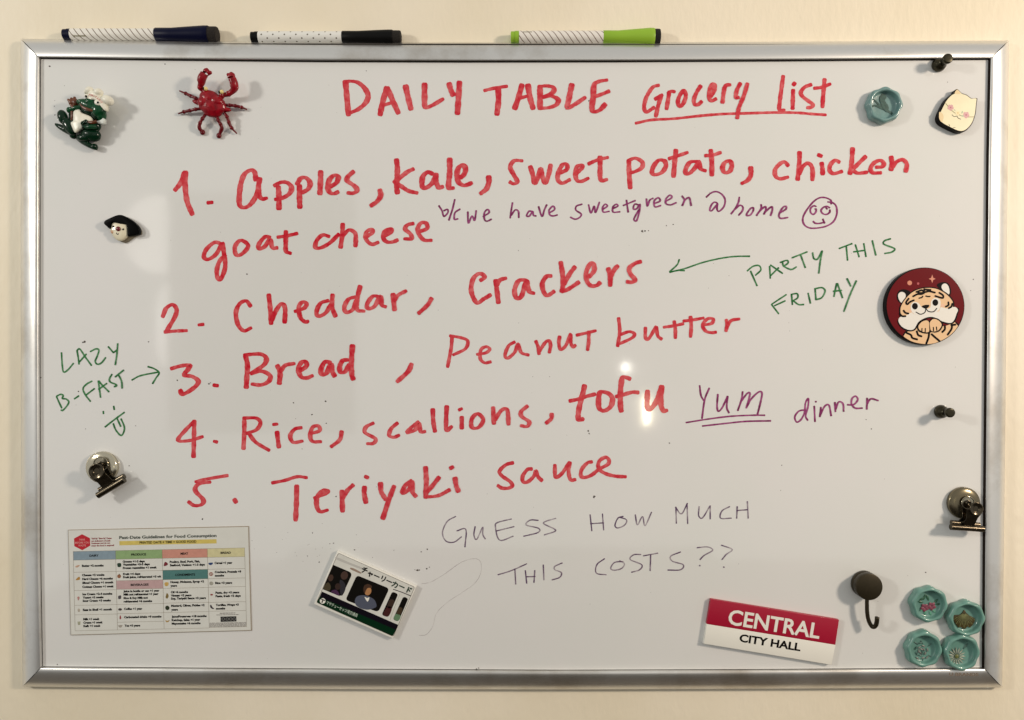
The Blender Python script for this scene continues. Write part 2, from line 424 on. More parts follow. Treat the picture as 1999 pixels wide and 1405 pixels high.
shade_strip(bi, 0, -1, .8, .5, 'painted shade above the bottom rail')
shade_strip([(74.6, 112), (73.8, 300), (73.6, 650), (75, 1100), (78.6, 1303.3)], 1, 0, .8, .3, 'painted shade beside the left rail')
bm = bmesh.new()
text_bm(bm, 'U BRANDS', 1853, 1319, 57, 6.2, 0.5, 4.16, 0.02)
obj('maker_mark', bm, mat('grey_print', (0.22, 0.17, 0.13), 0.6), board, smooth=False)

# ---------------------------------------------------------------- handwriting
def W(org, s, a, b, m, words, base=0.5, h=0.06):
    for label, strokes in words:
        word(board, 'handwriting', label, strokes, org, s, a, b, m, base, h)
W((640, 130), 3.332, 11.5, 6.5, 'red_ink', [
 ('red handwritten word DAILY', [
  [(115,98),(124,200),(134,310)], [(103,100),(150,94),(200,105),(243,145),(262,190),(245,235),(200,275),(150,298)],
  [(382,138),(358,225),(340,310)], [(388,138),(420,215),(458,300)], [(368,248),(436,228)],
  [(506,128),(522,200),(540,272)], [(629,115),(629,190),(634,262),(680,250),(745,212)],
  [(789,112),(800,150),(815,182)], [(856,102),(850,200),(843,302)]]),
 ('red handwritten word TABLE', [
  [(1018,155),(1090,138),(1165,127)], [(1108,145),(1110,220),(1100,306)],
  [(1262,120),(1240,200),(1216,270)], [(1302,122),(1315,200),(1334,268)], [(1245,205),(1300,190)],
  [(1380,128),(1380,200),(1380,270)], [(1375,130),(1420,124),(1466,135),(1462,168),(1400,197)], [(1400,198),(1450,190),(1496,212),(1488,245),(1440,265),(1385,270)],
  [(1587,118),(1570,200),(1560,266),(1610,242),(1670,202)],
  [(1817,86),(1762,96),(1732,120),(1726,200),(1718,265),(1732,292),(1770,280),(1806,242)], [(1735,195),(1790,175),(1830,158)]])])
W((1220, 130), 4.76, 8.6, 6.8, 'red_ink', [
 ('red handwritten word Grocery', [
  [(315,172),(260,190),(205,270),(180,350),(182,400),(205,420),(245,395),(272,378)], [(282,300),(345,262)], [(340,265),(312,350),(287,460)],
  [(412,235),(400,310),(387,390)], [(402,248),(430,228),(460,232)],
  [(545,222),(508,270),(492,330),(512,370),(548,330),(566,265),(545,222)],
  [(703,180),(665,240),(640,310),(652,352),(685,348),(710,325)],
  [(800,275),(832,215),(836,168),(810,165),(785,220),(783,285),(803,318),(846,298)],
  [(925,195),(915,260),(907,330)], [(922,200),(945,170),(978,168)],
  [(1072,155),(1040,220),(1030,285),(1055,285)], [(1138,158),(1105,270),(1060,380),(1044,475)]]),
 ('red handwritten word list', [
  [(1470,88),(1455,200),(1438,330),(1436,398),(1480,403)],
  [(1563,218),(1560,300),(1558,388)], [(1566,168),(1578,152)],
  [(1730,166),(1670,190),(1634,240),(1655,280),(1710,322),(1748,352),(1730,376),(1695,380)],
  [(1855,118),(1848,200),(1840,300),(1836,372)], [(1760,200),(1830,190),(1908,160)]])])
W((1220, 130), 4.76, 5.5, 5.6, 'red_ink', [
 ('red line drawn under the words Grocery list', [[(100,525),(250,494),(450,483),(700,456),(900,440),(1150,432),(1400,425),(1600,428),(1750,440),(1866,447)]])])
W((320, 300), 4.543, 11, 7, 'red_ink', [
 ('red handwritten number 1', [[(98,322),(150,255),(182,170)], [(190,165),(188,280),(205,420),(250,532)], [(388,434),(428,430)]]),
 ('red handwritten word Apples', [
  [(815,230),(805,165),(770,145),(715,180),(682,265),(668,380),(672,455),(705,476),(752,462),(800,405),(835,330)],
  [(850,222),(838,300),(848,375),(875,400),(908,394)],
  [(1015,295),(1020,390),(1020,485)], [(980,282),(1040,252),(1098,258),(1132,302),(1108,358),(1040,396),(988,404)],
  [(1202,285),(1202,380),(1205,472)], [(1182,268),(1212,218),(1260,213),(1296,258),(1280,310),(1230,342)],
  [(1390,160),(1388,250),(1383,352)],
  [(1478,290),(1530,255),(1545,205),(1510,190),(1468,230),(1452,300),(1475,345),(1510,352),(1543,338)],
  [(1680,158),(1632,202),(1628,240),(1690,285),(1713,322),(1680,348),(1632,346)],
  [(1915,322),(1922,370),(1890,422),(1838,458)]])])
W((740, 290), 7.688, 11, 7.6, 'red_ink', [
 ('red handwritten word kale', [
  [(262,170),(275,300),(268,450),(265,580),(275,660)], [(515,305),(420,352),(320,430),(225,505)], [(250,520),(330,562),(440,632),(572,664)],
  [(800,375),(730,352),(662,410),(642,520),(665,588),(740,568),(810,500),(850,410)], [(855,385),(850,470),(880,560),(905,585),(950,572)],
  [(1060,160),(1060,350),(1046,500),(1048,590),(1108,590)],
  [(1225,430),(1275,385),(1298,305),(1262,245),(1192,290),(1168,400),(1192,500),(1260,548),(1320,542),(1385,515)],
  [(1645,425),(1648,500),(1612,600),(1530,668)]])])
W((970, 280), 3.92, 10, 6.6, 'red_ink', [
 ('red handwritten word sweet', [
  [(195,132),(132,132),(102,180),(130,240),(155,288),(130,308),(98,294)],
  [(256,178),(275,240),(290,305),(318,250),(335,190),(347,250),(370,302),(398,230),(411,165)],
  [(490,222),(535,198),(535,162),(502,162),(472,220),(466,275),(500,303),(558,276)],
  [(602,232),(648,190),(648,167),(612,178),(602,240),(615,282),(650,288),(698,266)],
  [(790,105),(790,180),(790,255),(802,284),(838,276)], [(702,155),(770,125),(848,106)]]),
 ('red handwritten word potato', [
  [(1010,130),(1012,220),(1020,338)], [(1010,128),(1060,112),(1113,142),(1108,185),(1060,213),(1022,223)],
  [(1290,132),(1240,127),(1200,172),(1187,222),(1215,238),(1265,218),(1294,170),(1285,132)],
  [(1370,52),(1360,150),(1352,250)], [(1318,115),(1380,95),(1458,68)],
  [(1533,137),(1480,142),(1447,190),(1447,228),(1480,223),(1528,170),(1543,135),(1560,192),(1598,208)],
  [(1637,52),(1645,140),(1645,240)], [(1595,92),(1650,88),(1712,68)],
  [(1780,132),(1742,148),(1727,190),(1747,223),(1785,208),(1798,162),(1780,132)],
  [(1943,185),(1944,240),(1920,280),(1878,303)]])])
W((1480, 270), 6.247, 9.4, 7, 'red_ink', [
 ('red handwritten word chicken', [
  [(365,330),(322,287),(262,312),(208,380),(212,458),(270,492),(362,472)],
  [(505,172),(502,300),(482,498)], [(500,430),(540,350),(600,302),(648,332),(665,400),(662,502)],
  [(775,302),(785,370),(787,432)], [(735,200),(772,215)],
  [(990,288),(940,267),(882,320),(872,388),(920,428),(1022,402)],
  [(1152,125),(1145,250),(1132,360),(1120,425)], [(1310,222),(1240,290),(1170,360)], [(1170,400),(1222,423),(1328,412)],
  [(1440,350),(1515,343),(1532,302),(1490,267),(1412,300),(1372,370),(1402,418),(1498,418)],
  [(1624,228),(1632,300),(1622,378)], [(1640,345),(1682,290),(1760,258),(1813,310),(1802,398)]])])
W((370, 410), 4.08, 9.4, 7, 'red_ink', [
 ('red handwritten word goat', [
  [(262,272),(200,257),(134,312),(114,370),(147,392),(210,352),(253,275)], [(262,265),(275,350),(284,450),(253,542),(226,545),(217,480),(240,405),(283,362)],
  [(440,252),(400,242),(362,290),(367,348),(400,358),(448,320),(466,282),(440,252)],
  [(640,217),(600,213),(553,270),(553,308),(600,288),(640,232),(660,298),(698,300)],
  [(767,170),(766,260),(768,325),(803,343)], [(702,215),(770,205),(857,185)]]),
 ('red handwritten word cheese', [
  [(1112,210),(1060,198),(1013,242),(1003,298),(1050,298),(1118,260),(1188,192)],
  [(1220,112),(1216,200),(1203,295)], [(1222,200),(1270,158),(1318,182),(1324,240),(1321,285)],
  [(1403,215),(1455,180),(1448,153),(1412,172),(1403,220),(1427,258),(1460,272),(1502,256)],
  [(1548,210),(1608,170),(1600,148),(1553,172),(1543,220),(1572,252),(1620,252),(1657,237)],
  [(1782,106),(1737,117),(1717,150),(1760,190),(1767,226),(1712,228)],
  [(1832,170),(1892,145),(1883,103),(1842,103),(1817,150),(1832,200),(1870,238),(1926,240)]])])
W((850, 360), 3.92, 3.8, 3.2, 'purple_ink', [
 ('small purple handwritten words b/c we', [
  [(27,163),(50,200),(65,243),(95,215),(92,190),(65,200)], [(148,115),(130,190),(103,272)], [(188,188),(150,215),(145,265),(172,262)],
  [(248,210),(252,295),(280,240),(300,275),(312,200)], [(365,245),(410,215),(400,190),(375,215),(375,265),(395,280),(428,265)]]),
 ('small purple handwritten word have', [
  [(590,140),(580,200),(572,255)], [(580,235),(610,195),(635,205),(638,252)],
  [(740,205),(715,205),(698,240),(720,240),(745,205),(750,235),(770,240)], [(790,170),(815,243),(835,190),(852,155)],
  [(875,215),(912,190),(900,165),(870,195),(875,230),(900,240),(933,232)]]),
 ('small purple handwritten word sweetgreen', [
  [(1122,150),(1080,165),(1075,195),(1115,225),(1105,250),(1070,265),(1033,250)],
  [(1172,155),(1190,218),(1215,165),(1225,215),(1255,135)],
  [(1280,190),(1315,165),(1300,150),(1280,175),(1285,210),(1330,205)], [(1355,185),(1395,165),(1385,150),(1360,170),(1360,210),(1412,208)],
  [(1462,120),(1475,210)], [(1438,160),(1530,122)],
  [(1555,155),(1525,150),(1515,185),(1540,185),(1565,150),(1560,210),(1540,275),(1520,270),(1530,240),(1560,190)],
  [(1615,110),(1622,165),(1640,120),(1665,105)],
  [(1675,145),(1720,125),(1705,100),(1675,125),(1680,170),(1725,160)], [(1760,130),(1808,100),(1795,80),(1765,110),(1765,145),(1800,155),(1843,138)],
  [(1888,88),(1905,118),(1890,160)], [(1892,155),(1910,118),(1940,98),(1950,120),(1957,160)]])])
W((1360, 360), 6.663, 4.0, 3.2, 'purple_ink', [
 ('purple handwritten @home', [
  [(125,163),(190,108),(260,92),(330,130),(370,200),(352,290),(290,348),(265,320),(270,250)], [(270,250),(232,228),(192,265),(170,330),(195,340),(240,290),(270,250)],
  [(555,165),(540,240),(495,320),(448,380)], [(500,320),(560,270),(600,290),(595,340),(548,398)],
  [(735,302),(700,312),(652,380),(657,403),(700,393),(735,340),(735,302)],
  [(838,262),(838,310),(780,400)], [(800,370),(845,320),(895,285),(900,330),(875,385)], [(890,360),(930,320),(978,287),(985,330),(962,402)],
  [(1082,370),(1160,320),(1163,282),(1120,300),(1072,390),(1092,438),(1188,428)]]),
 ('purple smiling face drawn after home', [
  [(1750,250),(1745,205),(1680,172),(1600,172),(1520,222),(1432,330),(1382,430),(1392,510),(1450,558),(1540,568),(1680,543),(1780,480),(1823,380),(1815,282),(1770,237),(1707,226)],
  [(1555,285),(1522,277),(1482,310),(1482,360),(1515,388),(1548,360),(1555,320),(1538,318)], [(1730,302),(1690,282),(1642,302),(1618,340),(1642,378),(1690,388),(1730,360),(1733,330)],
  [(1682,300),(1698,318)], [(1517,480),(1545,503),(1600,505),(1658,490)], [(1642,450),(1664,500)]])])
W((290, 550), 3.332, 9.6, 6.6, 'red_ink', [
 ('red handwritten number 2', [[(92,226),(115,172),(155,148),(182,178),(170,230),(115,322)], [(105,326),(170,320),(248,317)], [(325,280),(357,276)]]),
 ('red handwritten word Cheddar', [
  [(663,157),(635,124),(593,142),(568,200),(582,278),(620,318),(665,300)],
  [(782,85),(792,180),(797,270)], [(802,250),(832,182),(865,142),(888,172),(885,262)],
  [(952,192),(1012,170),(1028,140),(1000,132),(977,165),(987,230),(1018,260),(1038,256)],
  [(1168,122),(1120,138),(1093,190),(1103,223),(1150,203),(1185,150)], [(1197,85),(1193,160),(1215,222)],
  [(1343,98),(1300,113),(1273,165),(1287,198),(1330,178),(1350,122)], [(1376,30),(1357,110),(1357,180),(1400,190)],
  [(1500,97),(1460,93),(1423,140),(1427,173),(1470,158),(1508,92),(1517,148),(1543,162)],
  [(1590,82),(1600,180)], [(1598,120),(1622,87),(1672,60)], [(1840,108),(1815,150),(1758,203)]])])
W((890, 490), 4.9975, 10, 7.4, 'red_ink', [
 ('red handwritten word Crackers', [
  [(240,285),(278,258),(262,228),(218,222),(168,272),(148,370),(172,458),(212,505),(268,468)], [(262,470),(300,450),(338,426)],
  [(388,288),(400,380),(414,500)], [(402,328),(430,282),(486,264)],
  [(685,288),(612,290),(572,380),(592,460),(640,438),(670,340),(685,288)], [(695,295),(705,360),(722,398),(758,410)],
  [(930,242),(882,248),(842,320),(862,408),(900,430),(958,392)],
  [(1023,110),(1040,220),(1045,320),(1035,392)], [(1160,155),(1110,222),(1055,320)], [(1035,395),(1100,368),(1200,302)],
  [(1302,248),(1348,190),(1343,124),(1312,124),(1273,200),(1278,290),(1320,338),(1375,333),(1405,308)],
  [(1487,172),(1505,250),(1505,332)], [(1510,250),(1545,182),(1577,146)],
  [(1803,102),(1750,118),(1693,165),(1702,220),(1748,278),(1720,302),(1670,298)]])])
W((1290, 450), 4.1646, 3.4, 3.2, 'green_ink', [
 ('green arrow pointing left at Crackers', [[(722,208),(600,210),(470,228),(330,262),(190,310),(72,337)], [(150,235),(132,278),(72,333)], [(75,338),(140,322),(192,325)]]),
 ('green handwritten word PARTY', [
  [(703,327),(750,290),(798,284),(813,320),(770,362)], [(730,330),(782,447)],
  [(885,290),(890,386)], [(893,280),(990,347)], [(890,368),(958,302)],
  [(972,258),(1025,241),(1035,262),(998,290)], [(990,262),(1002,290),(1060,315),(1102,295)],
  [(1068,220),(1190,172)], [(1138,200),(1175,300)], [(1235,180),(1245,225),(1275,230),(1308,170)], [(1312,165),(1297,250),(1285,345)]]),
 ('green handwritten word THIS', [
  [(1450,145),(1555,105)], [(1508,130),(1518,240)], [(1582,115),(1612,212)], [(1650,105),(1668,210)], [(1568,172),(1655,160)],
  [(1720,82),(1748,198)], [(1868,66),(1820,82),(1815,110),(1900,145),(1880,173),(1822,185)]]),
 ('green handwritten word FRIDAY', [
  [(900,600),(958,675)], [(903,597),(1020,520)], [(925,610),(1012,570)],
  [(1063,522),(1070,600)], [(1060,518),(1108,512),(1113,545),(1075,570)], [(1078,570),(1120,600),(1162,600)], [(1198,508),(1217,590)],
  [(1255,478),(1262,560)], [(1252,472),(1310,463),(1336,490),(1310,543),(1262,561)],
  [(1430,430),(1408,535)], [(1437,430),(1478,545)], [(1405,492),(1470,485)], [(1515,390),(1545,450)], [(1590,408),(1540,520),(1490,655)]])])
W((90, 650), 6.3875, 3.5, 3.3, 'green_ink', [
 ('green handwritten word LAZY', [
  [(192,245),(200,380),(217,483),(270,460),(340,378)], [(385,218),(400,300),(410,385)], [(388,212),(422,200),(490,300),(565,402)], [(407,368),(500,262)],
  [(552,230),(620,197),(658,212),(640,280),(612,350),(640,388),(690,370),(742,305)], [(775,170),(840,243)], [(840,243),(882,212)], [(893,132),(880,280),(862,393)]]),
 ('green handwritten B-FAST', [
  [(130,792),(160,860),(195,933)], [(130,787),(180,764),(213,777),(202,815),(250,822),(283,860),(250,920),(207,963),(187,960)], [(352,820),(408,782)],
  [(572,598),(500,640),(460,695),(490,770),(552,850)], [(500,770),(602,692)],
  [(650,597),(665,700),(678,800)], [(657,597),(700,650),(782,730)], [(655,700),(755,628)],
  [(820,513),(790,570),(800,610),(860,635),(878,655),(850,667)], [(862,545),(965,462)], [(905,525),(940,600),(947,685)]]),
 ('green arrow pointing right at number 3', [[(1070,585),(1180,530),(1390,488)], [(1270,418),(1350,445),(1408,495),(1370,560),(1328,628)]]),
 ('green smiling face with its tongue out', [
  [(843,912),(850,953)], [(713,977),(715,1003)], [(735,1170),(850,1080),(975,988)],
  [(838,1130),(870,1210),(930,1275),(965,1240),(975,1170),(935,1070)], [(885,1065),(930,1163)]])])
W((310, 660), 3.844, 10.5, 7.2, 'red_ink', [
 ('red handwritten number 3', [[(93,228),(170,207),(232,203),(218,235),(190,276),(250,287),(296,322),(268,368),(182,420),(160,390)], [(412,352),(442,356)]]),
 ('red handwritten word Bread', [
  [(650,132),(665,200),(660,300),(656,368)], [(642,128),(700,120),(768,120),(806,150),(788,200),(692,265)], [(692,264),(768,247),(832,277),(827,320),(770,350),(698,344)],
  [(890,207),(910,260),(904,338)], [(912,248),(950,203),(1014,190)],
  [(1058,245),(1107,210),(1102,178),(1070,182),(1048,230),(1067,288),(1110,298),(1152,281)],
  [(1288,182),(1247,178),(1218,230),(1223,273),(1260,258),(1290,192),(1302,250),(1320,284)],
  [(1418,162),(1380,168),(1358,210),(1363,252),(1395,252),(1430,200)], [(1453,58),(1445,180),(1448,270),(1458,304)],
  [(1896,195),(1870,250),(1790,324)]])])
W((850, 600), 3.224, 7.4, 6.0, 'red_ink', [
 ('red handwritten word Peanut', [
  [(105,180),(100,250),(87,320),(77,372)], [(92,178),(160,190),(203,210),(188,260),(112,298)],
  [(262,295),(318,285),(342,262),(320,247),(287,265),(282,320),(310,348),(348,342)],
  [(498,217),(460,242),(438,300),(457,318),(500,280),(520,228),(540,283),(586,299)],
  [(632,212),(647,250),(652,292)], [(652,280),(690,222),(715,208),(725,240),(717,282)],
  [(782,184),(777,220),(787,263),(820,240),(850,168)], [(852,172),(852,220),(865,248),(880,238)],
  [(890,174),(950,160),(1008,146)], [(965,152),(965,210),(958,266)]]),
 ('red handwritten word butter', [
  [(1153,68),(1160,150),(1147,242)], [(1167,170),(1220,152),(1253,167),(1235,193),(1162,227)],
  [(1322,128),(1322,188),(1342,197),(1388,122)], [(1390,125),(1400,178),(1422,198)],
  [(1503,88),(1510,140),(1510,191)], [(1437,124),(1500,115),(1560,102)], [(1606,60),(1610,120),(1606,182)], [(1562,85),(1620,78),(1688,66)],
  [(1682,110),(1738,100),(1748,72),(1712,72),(1682,110),(1702,148),(1740,158),(1766,155)],
  [(1831,78),(1836,110),(1829,147)], [(1838,118),(1862,82),(1912,72)]])])
W((320, 780), 2.563, 9, 6.4, 'red_ink', [
 ('red handwritten number 4', [[(148,112),(110,150),(70,203),(130,204),(193,185)], [(152,107),(150,200),(148,285)], [(250,208),(266,212)]]),
 ('red handwritten word Rice', [
  [(402,90),(402,160),(398,245)], [(400,92),(460,92),(483,115),(463,150),(415,168)], [(422,165),(460,213),(526,253)],
  [(566,163),(570,200),(575,236)], [(547,124),(567,122)], [(688,140),(655,147),(632,180),(647,213),(693,207)],
  [(732,170),(778,155),(773,132),(745,137),(732,175),(742,208),(786,210)], [(889,160),(880,200),(838,234)]]),
 ('red handwritten word scallions', [
  [(1048,117),(1012,136),(1007,165),(1058,195),(1048,218),(1017,220)], [(1168,117),(1137,145),(1127,178),(1150,188),(1176,178)],
  [(1273,112),(1237,140),(1217,165),(1258,150),(1275,117),(1285,160),(1306,159)], [(1345,50),(1348,110),(1356,157)], [(1415,35),(1412,100),(1414,153),(1438,136)],
  [(1490,88),(1490,142)], [(1477,51),(1490,45)], [(1570,70),(1541,95),(1541,138),(1575,138),(1598,100),(1570,70)],
  [(1647,40),(1651,118)], [(1656,100),(1690,52),(1718,52),(1724,122)], [(1818,32),(1787,60),(1792,85),(1827,110),(1818,133),(1787,130)],
  [(1940,72),(1938,95),(1914,116)]])])
W((1090, 690), 8.329, 11, 7.4, 'red_ink', [
 ('red handwritten word tofu', [
  [(425,525),(400,640),(345,850),(322,1000),(332,1072),(378,1075),(395,1062)], [(185,770),(330,740),(440,700),(595,660)],
  [(668,645),(740,624),(835,662),(880,740),(856,850),(780,918),(702,922),(655,850),(668,645)],
  [(1165,412),(1110,390),(1045,390),(1018,520),(1007,700),(1012,870),(1025,938)], [(940,698),(1050,670),(1200,628),(1300,633)],
  [(1450,612),(1445,720),(1442,830),(1462,905),(1500,902),(1580,800),(1640,660),(1678,545)], [(1680,540),(1667,700),(1672,850),(1710,930),(1755,925)]])])
W((1320, 740), 4.76, 3.9, 3.4, 'purple_ink', [
 ('purple handwritten word yum', [
  [(218,60),(230,150),(255,196)], [(307,84),(265,190),(240,363)], [(387,142),(380,250),(392,298),(430,260),(476,160)], [(478,160),(470,260),(490,311)],
  [(618,117),(607,190),(573,290)], [(607,200),(660,132),(685,132),(672,200),(652,266)], [(660,250),(700,180),(770,117),(798,132),(785,210),(757,323)]]),
 ('upper purple line under the word yum', [[(92,403),(300,370),(500,345),(700,335),(823,335)]]),
 ('lower purple line under the word yum', [[(244,435),(450,412),(650,392),(878,387)]]),
 ('purple handwritten word dinner', [
  [(1200,285),(1140,297),(1102,350),(1120,398),(1160,375),(1192,310),(1202,220),(1228,180),(1226,250),(1203,340),(1222,381)],
  [(1283,252),(1290,393)], [(1297,206),(1298,211)], [(1345,262),(1335,347)], [(1338,335),(1380,252),(1420,242),(1440,338)],
  [(1475,217),(1480,300)], [(1482,278),(1510,212),(1550,227),(1557,297)],
  [(1592,237),(1650,235),(1688,190),(1668,157),(1635,180),(1630,230),(1665,268),(1730,268)], [(1775,177),(1772,277)], [(1776,228),(1810,182),(1878,198)]])])
W((340, 870), 3.332, 10.2, 6.4, 'red_ink', [
 ('red handwritten number 5', [[(138,234),(220,215),(348,193)], [(235,236),(160,248),(137,290),(188,350),(178,382),(130,388),(93,364)], [(392,350),(402,366)]]),
 ('red handwritten word Teriyaki', [
  [(638,241),(720,225),(800,201),(862,207)], [(797,262),(795,370),(790,482)],
  [(912,340),(985,310),(998,292),(970,290),(932,330),(927,390),(950,428),(998,418)],
  [(1091,296),(1095,424)], [(1097,340),(1125,292),(1163,256)], [(1238,270),(1236,310),(1247,367)], [(1243,200),(1260,207)],
  [(1342,246),(1347,300),(1375,346)], [(1430,264),(1397,350),(1357,472)],
  [(1543,227),(1500,262),(1487,308),(1530,280),(1548,232),(1550,298),(1572,328)],
  [(1635,142),(1640,230),(1636,334)], [(1722,206),(1680,260),(1647,298)], [(1642,333),(1720,323),(1792,286)],
  [(1827,212),(1835,260),(1848,294)], [(1797,146),(1812,138)]])])
W((940, 860), 6.247, 8.0, 7.0, 'red_ink', [
 ('red handwritten word sauce', [
  [(382,270),(300,293),(220,370),(250,430),(350,500),(375,550),(330,578),(250,578),(200,548)],
  [(612,345),(560,352),(503,430),(508,502),(570,498),(640,430),(665,368),(690,440),(736,486)],
  [(895,298),(895,400),(908,448),(980,400),(1073,266)], [(1076,268),(1062,380),(1087,478),(1140,475)],
  [(1345,258),(1290,272),(1222,350),(1213,430),(1260,448),(1340,420),(1415,362)],
  [(1445,340),(1538,290),(1556,242),(1520,203),(1452,232),(1423,290),(1442,358),(1530,408),(1640,433),(1758,440)]])])
W((840, 960), 3.0288, 2.6, 2.4, 'faint_ink', [
 ('faded purple handwritten word GUESS', [
  [(150,145),(100,175),(72,240),(92,290),(140,297),(185,265)], [(157,230),(210,222),(205,325)], [(265,205),(258,255),(275,280),(310,208),(310,250),(325,278)],
  [(480,160),(400,180),(385,205),(410,285),(490,262)], [(394,230),(495,205)], [(638,168),(590,167),(567,195),(640,215),(637,240),(552,262)],
  [(742,156),(680,175),(674,190),(735,220),(733,235),(674,254)]]),
 ('faded purple handwritten word HOW', [
  [(945,135),(955,230)], [(1018,130),(1025,225)], [(947,188),(1025,183)], [(1140,145),(1110,155),(1092,198),(1110,213),(1150,195),(1160,165),(1120,150)],
  [(1212,135),(1225,195),(1255,145),(1270,200),(1308,120)]]),
 ('faded purple handwritten word MUCH', [
  [(1452,90),(1455,185)], [(1450,90),(1485,130),(1520,67)], [(1518,70),(1522,188)], [(1590,87),(1587,140),(1610,153),(1653,84)], [(1655,82),(1655,160)],
  [(1770,87),(1725,112),(1717,155),(1780,155)], [(1815,87),(1812,155)], [(1875,57),(1880,155)], [(1812,110),(1875,105)]]),
 ('faded purple handwritten word THIS', [
  [(400,490),(480,465),(570,425)], [(500,455),(505,545)], [(562,465),(570,540)], [(618,465),(613,535)], [(565,502),(620,500)], [(668,432),(672,520)],
  [(780,420),(737,440),(737,460),(775,477),(765,505),(720,520)]]),
 ('faded purple handwritten word COSTS with two question marks', [
  [(1030,395),(985,430),(982,480),(1040,490)], [(1140,412),(1090,417),(1067,450),(1085,463),(1130,453),(1148,425),(1120,407)],
  [(1245,370),(1202,372),(1182,400),(1250,430),(1238,460),(1190,475)], [(1260,378),(1345,362)], [(1303,372),(1300,465)],
  [(1480,355),(1422,380),(1432,410),(1495,430),(1480,460),(1405,462)],
  [(1578,330),(1640,325),(1670,345),(1620,375),(1595,400)], [(1593,434),(1594,437)], [(1722,315),(1785,340),(1750,370),(1725,400)], [(1735,443),(1737,446)]])], base=0.62)
W((600, 1060), 5.553, 1.3, 1.3, 'pencil_ink', [
 ('faint stray curved line beside the transit card', [
  [(1240,440),(1340,420),(1480,340),(1640,225),(1740,180),(1830,170),(1880,210),(1880,320),(1820,430),(1700,520),(1520,640),(1400,760),(1360,900),(1290,990),(1210,1000)]])], base=0.4)
# dried specks of ink and erased leftovers
specks = [(97,129,1.8),(96,128,1),(165,667,3),(162,668,2),(153,764,1.8),(106,207,1.2),(107,224,1.6),(107,196,.8),(126,167,.8),(265,831,1.2),(167,837,1.2),(163,692,1),
 (252,909,1.4),(322,125,1.8),(573,786,1.6),(636,783,1.8),(609,809,1.6),(577,817,1),(637,826,1.4),(1160,969,2.4),(1159,971,2),(1307,865,1.6),(1148,841,2),(1150,846,1.6),
 (692,1073,1.8),(822,1077,1.6),(834,1072,1.8),(815,1113,2.6),(819,1112.6,1.6),(833,1110,1.8),(838,1107,1.4),(810,1112,1),(623,1097,1.6),(727,1088,1),(769,1074,1),(656,969,1.8),
 (1254,451,3.2),(1259,450.6,2.4),(1266,450,1.2),(1301,440,1.4),(1314,438,1.6),(1701,837,1.5),(1691,819,1.4),(1526,908,1.3),(1807,1117,1.6),(1524,957,1),(395,1013,1.8),(482,535,1.8),
 (408,749,1.8),(411,747,1.2),(112,1297,1.4),(930,1306,2),(934,1304,1.6),(1900,545,1.4),(1895,567,1),(651,1060,1.4),(644,1061,1.2),(600,1085,1.2),(610,1040,1.4),(1850,160,1),(715,138,1.2),
 (1012,489,1.2),(745,965,1.1),(1073,735,1.0),(1383,562,.9),(1423,538,.8),(1540,630,.8),(1040,735,.8),(1150,196,1.4),(1149,197,1.2),(290,667,1.6),(346,742,1.8),(80,737,1.4),(590,876,1.0)]
bm = bmesh.new(); lay = bm.verts.layers.float.new('ink'); rs = random.Random(3)
for i in range(70): specks.append((rs.uniform(100, 1900), rs.uniform(130, 1290), rs.uniform(0.35, 0.8)))
for x, y in [(rs.gauss(600, 60), rs.gauss(1065, 25)) for _ in range(25)]: specks.append((x, y, rs.uniform(.4, .9)))
for k, (x, y, r) in enumerate(specks):
    q = [(x+r*rs.uniform(.5, 1.1)*math.cos(t)*rs.uniform(.8, 1.4), y+r*rs.uniform(.5, 1.0)*math.sin(t)) for t in [6.283*i/8 for i in range(8)]]
    f = poly(bm, q, 0.04)
    for v in f.verts: v[lay] = rs.uniform(.2, 1.0) if r > 1 else rs.uniform(0, .5)
obj('ink_specks', bm, M['speck'], board, smooth=False, kind='stuff')

# ================================================================ THE MARKERS ON TOP OF THE FRAME
def stripe_mat(name, kind, print_col, base=(0.80, 0.78, 0.72)):
    m = mat(name, base, 0.3); nt = m.node_tree; b = nt.nodes['Principled BSDF']
    tc = nt.nodes.new('ShaderNodeTexCoord'); sp = nt.nodes.new('ShaderNodeSeparateXYZ'); nt.links.new(tc.outputs['Object'], sp.inputs[0])
    def mth(op, a, b_=None, c=None):
        n = nt.nodes.new('ShaderNodeMath'); n.operation = op
        for i, v in enumerate((a, b_, c)):
            if v is None: continue
            if isinstance(v, (int, float)): n.inputs[i].default_value = v
            else: nt.links.new(v, n.inputs[i])
        return n.outputs[0]
    ang = mth('ARCTAN2', sp.outputs['Z'], mth('MULTIPLY', sp.outputs['Y'], -1))      # 0 towards the viewer, + is up
    if kind == 'stripes':
        u = mth('ADD', mth('DIVIDE', sp.outputs['X'], 0.00575), mth('MULTIPLY', ang, 0.72))
        f = mth('FRACT', mth('ADD', u, 50)); fac = mth('LESS_THAN', f, 0.15)
    else:
        u = mth('ADD', mth('DIVIDE', sp.outputs['X'], 0.0107), 50); r_ = mth('ADD', mth('DIVIDE', ang, 0.62), 50.35)
        fx = mth('SUBTRACT', mth('FRACT', mth('ADD', u, mth('MULTIPLY', mth('MODULO', mth('FLOOR', r_), 2), 0.5))), 0.5)
        fy = mth('SUBTRACT', mth('FRACT', r_), 0.5)
        d = mth('ADD', mth('POWER', mth('MULTIPLY', fx, 0.0107), 2), mth('POWER', mth('MULTIPLY', fy, 0.0033), 2))
        fac = mth('LESS_THAN', d, 0.00072**2)
    mx = nt.nodes.new('ShaderNodeMix'); mx.data_type = 'RGBA'; mx.inputs[6].default_value = (*base, 1); mx.inputs[7].default_value = (*print_col, 1)
    nt.links.new(fac, mx.inputs[0]); nt.links.new(mx.outputs[2], b.inputs['Base Color'])
    return m
